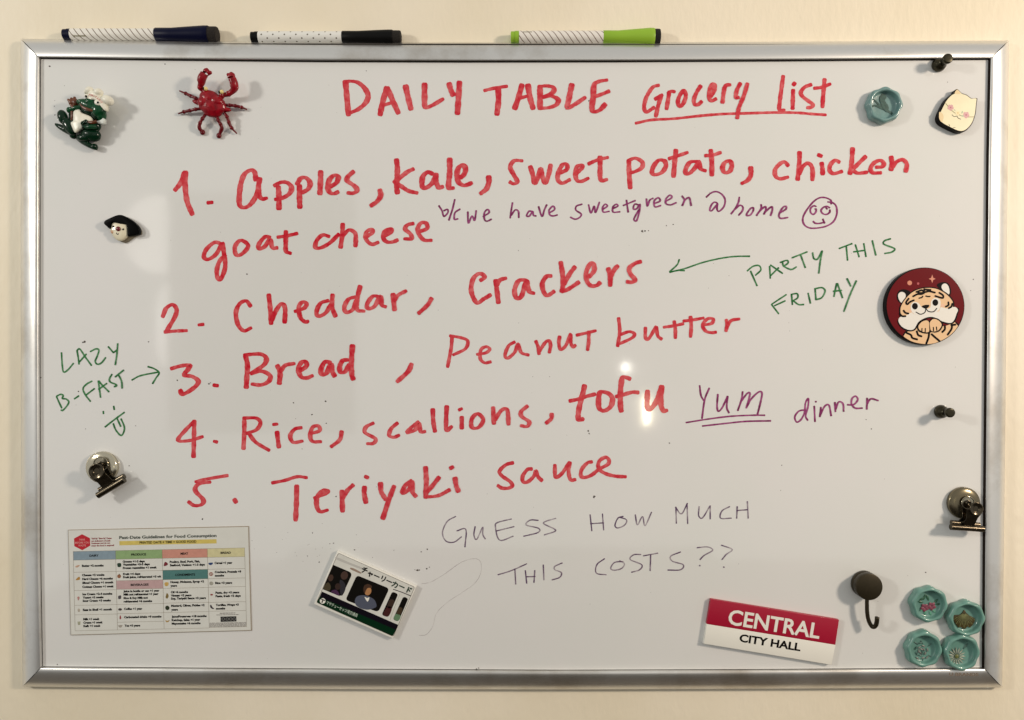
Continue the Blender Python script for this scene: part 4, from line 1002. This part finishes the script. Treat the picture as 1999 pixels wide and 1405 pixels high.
prism(bm, hb, 2.0, 6.6, 0.7, 4)
obj('hair', bm, mat('glossy_black', (0.001, 0.001, 0.001), 0.4, ior=1.12), t)
bm = bmesh.new(); ball(bm, 180+790/15.61, 400+725/15.61, 6.6, 4.6, 4.6, 1.3); obj('nose', bm, mat('dark_red_paint', (0.14, 0.004, 0.01), 0.25), hd)
for (x, y) in ((640,652),(944,740)):
    bm = bmesh.new(); ball(bm, 180+x/15.61, 400+y/15.61, 6.1, 1.6, 2.0, .8, 20, 10); obj('eye', bm, print_blk, hd)
bm = bmesh.new(); tube(bm, [(180+x/15.61, 400+y/15.61, 6.15) for x, y in ((738,842),(755,880),(785,893),(812,862))], [.7, .8, .7], 8); obj('mouth', bm, print_blk, hd)
for (x, y) in ((640,810),(935,890)):
    bm = bmesh.new(); ball(bm, 180+x/15.61, 400+y/15.61, 5.0, 5.0, 4.2, .75, 0, 14); obj('cheek', bm, mat('tan_blush', (0.50, 0.27, 0.14), 0.45), hd)

# ================================================================ CRAB MAGNET
o_ = (330, 120); q_ = 8.267
F = lambda x, y: (330+x/8.267, 120+y/8.267)
red = mat('crab_red', (0.25, 0.003, 0.010), 0.22, noise=(260, 0.35), ior=1.4, bump=(500, .35, .0006)); redd = mat('crab_dark_red', (0.13, 0.003, 0.007), 0.25, noise=(260, .3), ior=1.35, bump=(500, .5, .0006))
t = thing('crab_magnet', 'glossy red toy crab magnet with raised claws and yellow eyes', 'magnet', P(410, 205, 0))
bm = bmesh.new()
ball(bm, *F(690,690), 8, 28, 21, 5.0, 18, 24); ball(bm, *F(660,590), 8.6, 21, 15, 4.8, 18, 20); ball(bm, *F(700,800), 7, 20, 12, 4, 10, 20)
ball(bm, *F(460,660), 6.5, 11, 4.6, 2.6, 20); ball(bm, *F(905,775), 6.5, 12, 4.8, 2.6, 5); ball(bm, *F(585,480), 9, 6, 6.5, 3.4); ball(bm, *F(855,540), 9, 5.5, 7, 3.2)
ball(bm, *F(770,640), 9.4, 14, 10, 4.2, 20); ball(bm, *F(560,650), 9.0, 12, 12, 4.2, 0)
bm = fuse(bm, .0004, 3); obj('shell', bm, red, t)
for sgn, pts, tips in ((0, [(590,500,8),(505,420,10),(520,350,12),(530,270,13.5),(575,190,14)], ((600,175,14.2,640,125,14),(620,190,14,685,175,14.5))),
                       (1, [(850,545,8),(960,520,9.5),(1045,450,11.5),(1050,370,13),(1020,270,14)], ((1015,255,14,990,180,14),(985,260,14,940,200,14)))):
    bm = bmesh.new(); P3 = [(*F(x, y), h) for x, y, h in pts]
    tube(bm, P3, [3.8, 4.8, 5.4, 8.0, 8.2, 7.6], 14, 6)
    for k in (1, 2, 3): ball(bm, *P3[k], [0, 5.6, 6.4, 8.0][k], [0, 5.6, 6.0, 8.0][k], 3.0)
    for (x0, y0, h0, x1, y1, h1) in tips: tube(bm, [(*F(x0, y0), h0), (*F((x0+x1)/2+(-12 if sgn == 0 else 10), (y0+y1)/2), h0), (*F(x1, y1), h1)], [6.6, 6.2, 3.4] if x0 in (600, 1015) else [4.8, 4.6, 3.0], 12, 5)
    bm = fuse(bm, .0004, 2); obj('claw', bm, red, t)
for pts in ([(520,630),(430,590),(350,555),(270,515),(168,472)], [(520,760),(430,770),(340,790),(240,812),(148,840)], [(585,860),(540,920),(500,990),(490,1070),(540,1140)],
            [(770,880),(795,950),(830,1010),(850,1080),(805,1195)], [(890,830),(935,890),(965,980),(1010,1070),(1098,1165)], [(880,700),(980,705),(1070,715),(1170,738),(1262,775)]):
    bm = bmesh.new(); hs_ = [6, 6.5, 5.5, 4, 1.8]; P3 = [(*F(x, y), h) for (x, y), h in zip(pts, hs_)]
    wide = pts[-1][1] > 1100 and pts[-1][0] < 900
    tube(bm, P3, [3.2, 3.0, 3.0, 3.3, 4.0 if wide else 2.0, 2.4 if wide else 1.5], 10, 6)
    for k in (1, 2, 3): ball(bm, *P3[k], 3.9, 3.9, 1.9)
    if wide: ball(bm, *P3[4], 5.0, 5.6, 2.0)
    bm = fuse(bm, .0003, 2); obj('leg', bm, redd, t)
yel = mat('eye_yellow', (0.80, 0.66, 0.26), 0.25)
for (x, y, px, py) in ((592,437,560,434), (850,488,812,492)):
    bm = bmesh.new(); ball(bm, *F(x, y), 12.3, 3.9, 4.0, 1.9, 0, 14); e = obj('eye', bm, yel, t)
    bm = bmesh.new(); ball(bm, *F(px, py), 12.9, 1.9, 2.6, 1.5, 0, 12); obj('pupil', bm, print_blk, e)

# ================================================================ FROG CHEF MAGNET
o_ = (90, 120); q_ = 7.393
F = lambda x, y: (90+x/7.393, 120+y/7.393)
R_ = lambda r: r/7.393
gr = mat('frog_green', (0.005, 0.055, 0.020), 0.2, noise=(300, .3), ior=1.35); gd2 = mat('frog_dark_green', (0.002, 0.020, 0.008), 0.18, ior=1.35)
wht = mat('chef_white', (0.80, 0.78, 0.66), 0.35, noise=(200, .06)); brn = mat('frog_brown', (0.12, 0.035, 0.012), 0.3, noise=(300, .3))
t = thing('frog_magnet', 'green frog magnet in a white chef hat and apron, waving one hand', 'magnet', P(165, 235, 0))
bm = bmesh.new()
def B(x, y, h, rx, ry, rz, rot=0): ball(bm, *F(x, y), h, R_(rx), R_(ry), rz, rot, 20)
B(520,850,6,170,175,5.0,20); B(640,880,5,140,150,4.5,0); B(420,760,6,90,120,4,0)
B(240,800,7,70,105,4.5,-15); B(330,930,7,75,150,4.0,-32); B(280,985,4.5,180,42,3.2,30); B(390,1075,4,50,40,3.0,30)
B(650,1050,7.5,140,85,5.0,8); B(560,1100,7,120,55,4,0); B(690,1090,7,95,65,4,0); B(590,1190,4.5,175,38,3.2,28); B(700,1230,4.5,45,45,3.2,20)
B(720,930,8,70,80,4,0)
bm = fuse(bm, .00042, 4); obj('body', bm, gd2, t)
bm = bmesh.new(); B(640,640,12,190,80,4.5,22); B(760,700,12,105,100,5,30); B(530,590,12,90,45,4,10); B(800,760,10,62,105,5,0); B(640,575,13,90,45,3.6,10)
bm = fuse(bm, .00042, 3); hdo = obj('head', bm, gr, t)
bm = bmesh.new(); B(620,720,9.5,120,55,3.8,22); B(740,780,9.5,90,62,4,20)
bm = fuse(bm, .00042, 3); obj('jaw', bm, gd2, t)
bm = bmesh.new(); tube(bm, [(*F(490,590), 14.4), (*F(525,650), 14.6), (*F(590,685), 15), (*F(670,705), 15), (*F(735,715), 14.6)], [1.5, 2.8, 3.2, 2.6, 1.2], 10); obj('mouth', bm, brn, hdo)
# arm and hand raised
bm = bmesh.new(); tube(bm, [(*F(350,690), 8), (*F(430,670), 9), (*F(520,660), 9)], [4.6, 5, 4.5], 12); ball(bm, *F(335,700), 8, 5, 6, 3); bm = fuse(bm, .0004, 2); obj('arm', bm, gr, t)
bm = bmesh.new(); B(370,590,9,42,50,2.8,20); B(425,590,9,42,60,3.2,-10)
for (x0, y0, x1, y1) in ((350,580,315,545), (370,570,365,525), (400,570,415,510), (370,620,365,650), (385,640,390,680)): tube(bm, [(*F(x0, y0), 9.5), (*F((x0+x1)/2, (y0+y1)/2), 9.8), (*F(x1, y1), 9.5)], [3.0, 3.0, 2.4], 10)
bm = fuse(bm, .00034, 2); obj('hand', bm, brn, t)
bm = bmesh.new(); tube(bm, [(*F(375,720), 9.5), (*F(380,790), 9.5), (*F(372,850), 9)], [2.6, 3.2, 2.4], 10); obj('apron_strap', bm, brn, t)
# apron
apr = sm(tr(o_, q_, [(395,720),(480,690),(515,738),(580,765),(645,795),(662,850),(600,875),(560,880),(520,930),(522,965),(460,1000),(415,1022),(375,950),(355,880),(390,850)]), 3)
bm = bmesh.new(); dome(bm, apr, 9.0, 11.4, 13.0, 3); obj('apron', bm, wht, t)
# right forearm, herb bunch, cuff
bm = bmesh.new(); tube(bm, [(*F(610,875), 14), (*F(670,880), 14.5), (*F(730,862), 14)], [2.4, 3.0, 3.2], 10); obj('forearm', bm, brn, t)
bm = bmesh.new(); rs = random.Random(5)
for k in range(16): ball(bm, *F(570+rs.uniform(-55, 45), 890+rs.uniform(-38, 55)), 14+rs.uniform(-1, 1.2), 2.8, 2.8, 1.3, 0, 8)
B(640,925,12,70,38,2.5,5); bm = fuse(bm, .00034, 1); obj('herb_bunch', bm, gd2, t)
bm = bmesh.new(); prism(bm, tr(o_, q_, [(725,855),(770,845),(815,805),(838,825),(835,885),(800,900),(740,888)]), 8, 12.5, .8); obj('cuff', bm, mat('cool_white', (0.68, 0.72, 0.68), .35), t)
bm = bmesh.new(); tube(bm, [(*F(560,945), 14), (*F(640,945), 14.5), (*F(720,935), 12)], [3.0, 4.2, 4.6], 12); bm = fuse(bm, .0004, 1); obj('arm', bm, gr, t)
# hat
bm = bmesh.new(); B(630,415,12.5,58,52,4); B(760,445,13.5,62,55,4.4); B(890,560,13,88,68,4.8,28); B(585,440,11,32,36,3); B(720,490,12.5,110,60,4,28); B(845,590,12,75,60,4.2,35); B(850,650,11,30,40,3)
bm = fuse(bm, .0004, 4); ht = obj('chef_hat', bm, wht, t)
bandp = sm(tr(o_, q_, [(575,470),(640,462),(730,490),(800,530),(850,590),(872,660),(850,708),(800,655),(745,595),(680,545),(620,535),(565,520)]), 3)
bm = bmesh.new(); dome(bm, bandp, 10.5, 15.2, 16.2, 2); obj('hat_band', bm, wht, ht)
for (x, y, r, px, py) in ((592,500,38,577,500), (752,592,56,748,590)):
    bm = bmesh.new(); ball(bm, *F(x, y), 15.0, R_(r), R_(r*.85), 2.0, 25, 16); e = obj('eye', bm, wht, t)
    bm = bmesh.new(); ball(bm, *F(px, py), 16.6, R_(17), R_(17), .8, 0, 12); obj('pupil', bm, print_blk, e)
bm = bmesh.new()
for ch, x, y, a_ in (('P',622,478,4), ('O',640,480,8), ('S',665,485,12), ('I',690,496,18), ('T',706,504,24), ('A',732,520,30), ('N',760,540,38), ('O',786,566,46)):
    text_bm(bm, ch, *F(x-6, y+14), None, R_(27), a_, 17.2, 0.03)
obj('hat_lettering', bm, mat('faded_red_print', (0.45, 0.10, 0.08), 0.5), ht, smooth=False)
for (x, y) in ((588,590),(650,612)):
    bm = bmesh.new(); ball(bm, *F(x, y), 16.2, .9, .9, .5, 0, 8); obj('nostril', bm, print_blk, hdo)

# ================================================================ STATION SIGN MAGNET
o_ = (1360, 1150); q_ = 6.663
T_ = lambda pts: tr(o_, q_, pts)
t = thing('station_sign_magnet', 'small red and white sign magnet reading CENTRAL CITY HALL, tilted downward', 'magnet', P(1506, 1233, 0))
TL, TR, BR, BL, ML, MR = (185,130), (1853,400), (1755,985), (90,710), (131,452), (1805,724)
crim = mat('crimson_print', (0.36, 0.003, 0.028), 0.38); ivory = mat('ivory_print', (0.80, 0.79, 0.72), 0.35)
def halfp(pts, m, name):
    bm = bmesh.new(); prism(bm, T_(pts), 0.3, 4.2, .35); sharp(bm, 60); obj(name, bm, m, t)
halfp([TL, TR, MR, ML], crim, 'red_half'); halfp([(ML[0]+.4, ML[1]+1.5), (MR[0]+.4, MR[1]+1.5), BR, BL], ivory, 'white_half')
bm = bmesh.new(); text_bm(bm, 'CENTRAL', 1360+400/6.663, 1150+456/6.663, 1205/6.663, 29.8, 9.1, 4.26, 0.022, shear=0.0); obj('station_name', bm, ivory, t, smooth=False)
bm = bmesh.new(); text_bm(bm, 'CITY HALL', 1360+550/6.663, 1150+682/6.663, 806/6.663, 15.6, 9.0, 4.26, 0.035); obj('stop_name', bm, print_blk, t, smooth=False)

# ================================================================ TRANSIT CARD MAGNET
o_ = (610, 1065); q_ = 7.395
t = thing('transit_card_magnet', 'white card magnet with train windows, Japanese lettering and a green stripe, tilted', 'magnet', P(717, 1160, 0))
whc = mat('card_white', (0.78, 0.77, 0.71), 0.32, noise=(90, 0.05))
CT = tr(o_, q_, [(355,82),(1500,592),(1163,1343),(20,842)])
bm = bmesh.new(); prism(bm, CT, 0.3, 4.0, .4); sharp(bm, 60); obj('card', bm, whc, t)
def rq(q, r=28, n=5):
    """quad with rounded corners"""
    out = []
    for i in range(4):
        a, b, c = Vector(q[i-1]), Vector(q[i]), Vector(q[(i+1) % 4])
        rr = r[i] if isinstance(r, (list, tuple)) else r
        if rr == 0: out.append((b.x, b.y)); continue
        p0 = b+(a-b).normalized()*rr; p1 = b+(c-b).normalized()*rr
        for k in range(n+1):
            f = k/n; out.append(tuple((p0*(1-f)**2+b*2*f*(1-f)+p1*f*f)))
    return out
darkw = mat('dark_window_print', (0.006, 0.005, 0.004), 0.3, ior=1.2)
L2(t, 'border_line', rq([(372,103),(1478,597),(1168,1315),(55,820)], [32, 28, 36, 28]), mat('brown_line', (0.10, 0.07, 0.045), .4), 4.03, False)
L2(t, 'card_face', rq([(376,110),(1471,600),(1165,1307),(62,818)], [30, 26, 34, 26]), mat('card_grey', (0.66, 0.66, 0.61), 0.32, noise=(60, .06)), 4.06, False)
L2(t, 'window', rq([(300,276),(580,395),(418,740),(148,628)], [0, 62, 62, 0]), darkw, 4.10, False)
L2(t, 'window', rq([(640,425),(1110,618),(950,960),(475,785)], [50, 50, 55, 50]), darkw, 4.10, False)
L2(t, 'window', rq([(1152,660),(1238,697),(1092,1035),(997,1000)], [38, 38, 38, 38]), darkw, 4.10, False)
L2(t, 'window', rq([(1312,733),(1384,762),(1240,1097),(1160,1065)], [32, 34, 34, 34]), darkw, 4.10, False)
for pts, c in (([(1120,780),(1185,800),(1130,900),(1080,880)], (0.035,.016,.008)), ([(1085,880),(1145,905),(1095,1020),(1020,990)], (0.05,.006,.005)), ([(1250,890),(1300,910),(1268,995),(1212,970)], (.05,.030,.012)), ([(1205,985),(1272,1010),(1240,1083),(1172,1055)], (.12,.22,.12))):
    L2(t, 'window_figure', pts, mat('dim_print', c, .4), 4.14)
# plain seated passengers: heads and shoulders only
for (x, y, rx, ry, a_, c) in ((265,465,36,50,15,(.05,.022,.012)), (460,430,52,62,15,(.055,.026,.018)), (365,590,40,48,10,(.03,.012,.008))):
    L2(t, 'passenger_head', place([(p[0], p[1]) for p in circ(0, 0, rx, ry, 20)], x, y, a_), mat('dim_skin_print', c, .4), 4.14, False)
L2(t, 'passenger_coat', [(395,500),(450,520),(480,600),(450,690),(415,720),(395,640)], mat('dim_grey_print', (.020,.018,.026), .4), 4.12)
L2(t, 'passenger_coat', [(300,640),(345,640),(385,690),(370,715),(270,668)], mat('dim_violet_print', (.055,.015,.06), .4), 4.16)
L2(t, 'passenger_coat', [(185,560),(230,530),(265,590),(240,650),(160,620)], mat('dim_cream_print', (.06,.045,.02), .4), 4.12)
slate = mat('slate_print', (.075, .085, .125), .4)
L2(t, 'passenger_coat', [(612,790),(650,730),(740,715),(830,740),(900,790),(925,870),(890,900),(800,925),(700,905),(630,860)], slate, 4.16)
L2(t, 'passenger_head', place(circ(0, 0, 50, 62, 20), 800, 655, 15), mat('tan_skin_print', (.42, .20, .08), .4), 4.18, False)
L2(t, 'passenger_hair', [(735,650),(745,580),(800,552),(855,580),(850,610),(800,610),(770,650),(755,690)], mat('brown_hair_print', (.05, .020, .008), .4), 4.20)
L2(t, 'shirt', [(752,740),(790,755),(822,745),(805,800),(785,800)], ivory, 4.20)
L2(t, 'dark_stripe', [(137,662),(1238,1143),(1206,1216),(103,737)], mat('ink_stripe', (.006,.004,.008), .3, ior=1.2), 4.10, False)
L2(t, 'green_stripe', rq([(103,737),(1206,1216),(1160,1306),(58,818)], [0, 0, 32, 28]), mat('dark_green_stripe', (.002,.022,.008), .3, ior=1.2), 4.12, False)
lg = L2(t, 'transit_emblem', circ(147,797,41,41,28), ivory, 4.18, False)
L2(lg, 'letter_t', [(112,772),(122,760),(182,786),(178,799),(156,790),(142,828),(128,822),(143,784)], print_blk, 4.22, False)
bm = bmesh.new(); text_bm(bm, 'マサチューセッツ湾交通局', 610+195/7.395, 1065+838/7.395, 485/7.395, 5.4, 23.4, 4.2, .012); obj('agency_name', bm, mat('pale_green_print', (.50,.60,.50), .4), t, smooth=False)
KA = {'チ': [[(.78,.03),(.5,.14),(.2,.19)], [(.03,.42),(.97,.42)], [(.52,.15),(.5,.55),(.25,.97)]],
      'ャ': [[(.12,.55),(.85,.40),(.72,.62)], [(.35,.25),(.55,.98)]], 'ー': [[(.04,.5),(.96,.5)]],
      'リ': [[(.25,.08),(.25,.62)], [(.75,.05),(.75,.55),(.45,.97)]], 'カ': [[(.08,.30),(.88,.30),(.82,.86),(.64,.90)], [(.48,.04),(.42,.5),(.12,.95)]],
      'ド': [[(.35,.05),(.35,.98)], [(.35,.40),(.80,.62)], [(.62,.08),(.70,.24)], [(.82,.03),(.90,.19)]]}
bm = bmesh.new(); bm2 = bmesh.new(); a_ = math.radians(24.2)
for i, (ch, x, y) in enumerate((('チ',752,355), ('ャ',835,405), ('ー',928,440), ('リ',1022,478), ('ー',1108,515), ('カ',1190,560), ('ー',1290,592), ('ド',1388,640))):
    for st in KA[ch]:
        pts = [((u-.5)*88, (v-.5)*88) for u, v in st]
        pts = [(x+p*math.cos(a_)-q*math.sin(a_), y+p*math.sin(a_)+q*math.cos(a_)) for p, q in pts]
        ribbon(bm if i < 5 else bm2, tr(o_, q_, pts), 2.2, 2.2, 4.16+.01*i, None, jitter=False, cap=.2)
obj('card_title', bm, print_blk, t, smooth=False); obj('card_title', bm2, mat('green_black_print', (.006,.03,.014), .35), t, smooth=False, label='last three letters of the title, printed greenish')
L2(t, 'grey_streak', [(350,165),(540,245),(720,318),(700,338),(520,270),(350,200)], mat('pale_streak', (.50,.49,.46), .4), 4.09)
L2(t, 'grey_streak', [(545,318),(600,330),(700,385),(690,402),(600,365),(550,340)], mat('brown_streak', (.30,.22,.17), .4), 4.09)
LN(t, 'rule_line', [[(1168,630),(1290,672),(1420,725)]], 1.7, mat('grey_rule', (.07,.06,.06), .4), 4.11)
LN(t, 'panel_line', [[(1262,700),(1180,900),(1118,1075)]], .5, mat('olive_rule', (.32,.32,.20), .4), 4.09)

# ================================================================ FOOD CHART MAGNET
o_ = (125, 1020); q_ = 5.331
t = thing('food_chart_magnet', 'thin white food storage chart magnet with colored table headings, at the bottom left', 'magnet', P(313, 1135, 0))
bm = bmesh.new(); prism(bm, tr(o_, q_, [(41,75),(1921,37),(1951,1124),(69,1172)]), 0.06, .75, .1); obj('chart_edge', bm, mat('brown_edge', (0.30, 0.24, 0.17), .5), t, smooth=False)
bm = bmesh.new(); poly(bm, tr(o_, q_, [(46,80),(1916,44),(1944,1118),(74,1166)]), .79); obj('chart_sheet', bm, mat('chart_paper', (.67, .675, .63), .38, noise=(70, .03)), t, smooth=False)
def G(a, b): return (a+.0245*(b-300), b-.0213*(a-95))
def cell(a0, a1, b0, b1, c, name='colored_heading'):
    L2(t, name, [G(a0, b0), G(a1, b0), G(a1, b1), G(a0, b1)], mat('heading_print', c, .45, noise=(300, .06)), .83, False)
c1, c2, c3, c4, c5 = 95, 536, 1021, 1491, 1879
cell(c1, c2, 300, 391, (.22,.30,.36)); cell(c2, c3, 300, 391, (.25,.38,.17)); cell(c3, c4, 300, 391, (.56,.26,.20)); cell(c4, c5, 300, 391, (.60,.56,.32))
cell(c3, c4, 515, 614, (.07,.19,.18)); cell(c2, c3, 614, 704, (.50,.34,.34)); 
L2(t, 'yellow_bar', [(575,192),(1586,172),(1588,216),(577,236)], mat('yellow_print', (.60,.48,.12), .45, noise=(200,.12)), .83, False)
bm = bmesh.new()
def gl(a0, b0, a1, b1, w_=.42):
    (x0, y0), (x1, y1) = G(a0, b0), G(a1, b1)
    ribbon(bm, [(125+x0/q_, 1020+y0/q_), (125+x1/q_, 1020+y1/q_)], w_, w_, .86+.0006*len(bm.faces)/20, None, jitter=False, cap=0)
for a in (c1, c2, c3, c4, c5): gl(a, 300, a, 1124)
gl(c1, 300, c5, 300); gl(c1, 391, c5, 391); gl(c1, 1126, c4, 1126)
for b in (517, 707, 861, 960): gl(c1, b, c2, b)
for b in (517, 614, 704, 861, 957, 1046): gl(c2, b, c3, b)
for b in (515, 614, 704, 858, 955): gl(c3, b, c4, b)
for b in (515, 613, 702, 860, 952, 1120): gl(c4, b, c5, b)
obj('grid_lines', bm, mat('grid_print', (.20,.15,.09), .5), t, smooth=False)
X_ = lambda x: 125+x/q_
Y_ = lambda y: 1020+y/q_
rot = -1.22
def tx(bm, s_, x, y, w_=None, cap=4.15, bold=.022, h=.9, al='L'):
    text_bm(bm, s_, X_(x), Y_(y)+cap/2, w_/q_ if w_ else None, cap, rot, h, bold, al)
bm = bmesh.new(); tx(bm, 'Past-Date Guidelines for Food Consumption', 575, 155, 1012, 6.0, .028); obj('chart_title', bm, mat('title_ink', (.015,.03,.02), .5), t, smooth=False)
bm = bmesh.new(); tx(bm, 'PRINTED DATE + TIME = GOOD FOOD', 786, 208, 592, 4.7, .022); obj('chart_subtitle', bm, print_blk, t, smooth=False)
bm = bmesh.new()
for s_, x, y, w_ in (('DAIRY',312,343,95), ('PRODUCE',776,331,155), ('MEAT',1252,322,80), ('BREAD',1683,313,108), ('CONDIMENTS',1260,542,208), ('BEVERAGES',787,646,186)): tx(bm, s_, x, y, w_, 4.4, .035, al='C')
obj('heading_text', bm, print_blk, t, smooth=False)
cols = {'dairy_text': [(186,452,'Butter +2 months',226),(188,549,'Cheese +2 weeks',232),(189,590,'Hard Cheese +6 months',318),(190,630,'Sliced Cheese +1 month',322),(190,672,'Cottage Cheese +1 week',328),
   (192,748,'Ice Cream +2-4 months',310),(193,782,'Yogurt +2 weeks',218),(194,817,'Sour Cream +3 weeks',292),(196,911,'Eggs in Shell +1 month',302),(200,1007,'Milk +1 week',170),(201,1043,'Cream +1 week',202),(202,1078,'Kefir +1 week',178)],
 'produce_text': [(610,408,'Greens +1-2 days',230),(612,440,'Vegetables +3-5 days',280),(612,476,'Frozen vegetables +1 week',354),(614,537,'Fruit +4 days',180),(615,572,'Fruit juice, refrigerated +3 wk',400),
   (618,718,'Juice in bottle or can +1 year',374),(619,752,'Milk not refrigerated +1 year',364),(620,788,'Rice & Soy Milk not',252),(621,824,'refrigerated +6 months',296),(624,900,'Coffee +1 year',190),(626,988,'Carbonated drinks +9 months',388),(630,1074,'Tea +3 years',162)],
 'meat_text': [(1100,412,'Poultry, Beef, Pork, Fish,',316),(1102,447,'Seafood, Venison +1-3 days',364),(1107,622,'Honey, Molasses, Syrup +2',350),(1108,657,'years',68),(1112,726,'Oil +6 months',178),(1112,761,'Vinegar +2 years',214),(1113,794,'Soy, Teriyaki Sauce +3 years',364),
   (1115,869,'Mustard, Olives, Pickles +2',348),(1116,906,'years',68),(1120,982,'Jams/Preserves +18 months',364),(1120,1018,'Ketchup, Salsa +1 year',298),(1121,1054,'Mayonnaise +6 months',300)],
 'bread_text': [(1566,422,'Cereal +1 year',186),(1568,517,'Crackers, Pretzels +9',276),(1570,552,'months',96),(1573,630,'Rice +3 years',176),(1576,732,'Pasta, dry +3 years',248),(1577,768,'Pasta, fresh +2 days',262),(1580,860,'Tortillas, Wraps +3',238),(1581,895,'months',96)]}
for nm, rows in cols.items():
    bm = bmesh.new()
    for x, y, s_, w_ in rows: tx(bm, s_, x, y-w_*.0107, w_, 4.5, .055)
    obj(nm, bm, print_blk, t, smooth=False)
hx = L2(t, 'red_hexagon', [(187,120),(270,162),(273,240),(190,287),(107,245),(104,165)], mat('signal_red_print', (.47,.008,.02), .4), .84, False)
bm = bmesh.new()
for s_, y, w_ in (('THINK', 177, 66), ('BEFORE YOU', 208, 148), ('WASTE', 238, 80)): tx(bm, s_, 188, y, w_, 3.6, .01, .9, 'C')
obj('hexagon_text', bm, mat('pale_pink_print', (.72,.35,.33), .4), hx, smooth=False)
bm = bmesh.new()
for s_, y, w_ in (("'Sell By' 'Best By' Dates", 166, 210), ('are indicators of peak', 191, 200), ('freshness and do not', 215, 196), ('mean the food is expired!', 240, 235)): tx(bm, s_, 285, y, w_, 3.2, .03)
obj('red_note', bm, mat('maroon_print', (.26,.012,.02), .4), t, smooth=False)
# small food pictures
def ic(pts, c, h=.86, smooth=True): L2(t, 'food_picture', pts, mat('picture_print', c, .45, noise=(900, .2)), h, smooth)
ic([(118,462),(125,450),(158,440),(160,452),(135,466)], (.52,.32,.22)); ic([(122,597),(138,575),(160,563),(165,590),(140,598)], (.42,.22,.04)); ic([(137,778),(150,768),(162,780),(152,808),(146,808)], (.45,.22,.20))
ic(circ(154,912,13,18,14), (.45,.40,.33), smooth=False); ic([(140,1030),(172,1028),(168,1064),(146,1066)], (.36,.36,.26), smooth=False)
ic([(553,430),(570,420),(592,425),(595,450),(585,462),(560,460)], (.008,.035,.015)); ic(circ(573,558,20,20,16), (.26,.11,.05), smooth=False); ic([(568,540),(575,530),(582,540)], (.10,.06,.02), .87, False)
ic([(564,765),(592,758),(592,790),(568,795)], (.07,.06,.07)); ic(circ(583,903,20,13,16), (.05,.035,.035), smooth=False); ic([(578,985),(585,965),(594,985),(592,1003),(580,1003)], (.26,.02,.03)); ic([(566,1068),(606,1066),(600,1085),(585,1093),(570,1085)], (.36,.33,.29))
ic([(1038,448),(1048,412),(1065,412),(1082,432),(1060,450)], (.16,.012,.02)); ic([(1048,625),(1085,622),(1082,655),(1052,658)], (.55,.36,.10)); ic([(1068,735),(1080,740),(1088,765),(1075,790),(1058,780),(1062,755)], (.20,.14,.04)); ic(circ(1075,887,22,24,18,-20), (.018,.028,.008), smooth=False); ic([(1055,1015),(1075,1022),(1100,1012),(1085,1033),(1065,1035)], (.38,.24,.07))
ic([(1504,420),(1548,416),(1542,435),(1525,442),(1508,435)], (.02,.05,.16)); ic(circ(1530,535,22,19,18), (.26,.07,.04), smooth=False); ic(circ(1521,536,6,9,10), (.6,.58,.54), .88, False); ic(circ(1539,534,6,9,10), (.6,.58,.54), .88, False)
ic(circ(1533,632,20,20,16), (.34,.33,.28), smooth=False); ic(circ(1536,750,15,9,12), (.26,.04,.03), smooth=False); ic([(1520,862),(1530,855),(1545,880),(1560,893),(1550,900),(1525,885)], (.035,.025,.035))
L2(t, 'licence_box', [(1628,978),(1792,974),(1795,1028),(1630,1033)], mat('soft_black_print', (.015,.015,.015), .45), .86, False)
bm = bmesh.new()
for x in (1657, 1698, 1735, 1770):
    ribbon(bm, tr(o_, q_, [(x+14*math.cos(a), 1003+14*math.sin(a)) for a in [.785*i for i in range(9)]]), .5, .5, .89, None, jitter=False, cap=0, sub=2)
obj('licence_rings', bm, mat('grey_ring_print', (.34,.34,.32), .45), t, smooth=False)
bm = bmesh.new(); rs = random.Random(11)
for x0, x1, y, w_ in ((1622,1782,943,1.2), (1585,1820,961,.9)) + tuple((1515, 1895, 1046+9.5*k, .75) for k in range(5)):
    x = x0
    while x < x1:
        l_ = rs.uniform(10, 34); xe = min(x+l_, x1); yy = lambda xx: y-.0213*(xx-(x0 if x0 > 1550 else 1515)*1.0)
        ribbon(bm, tr(o_, q_, [(x, yy(x)), (xe, yy(xe))]), w_, w_, .88, None, jitter=False, cap=.1); x = xe+rs.uniform(3, 7)
obj('fine_print', bm, mat('fine_print_ink', (.09,.06,.06), .5), t, smooth=False)
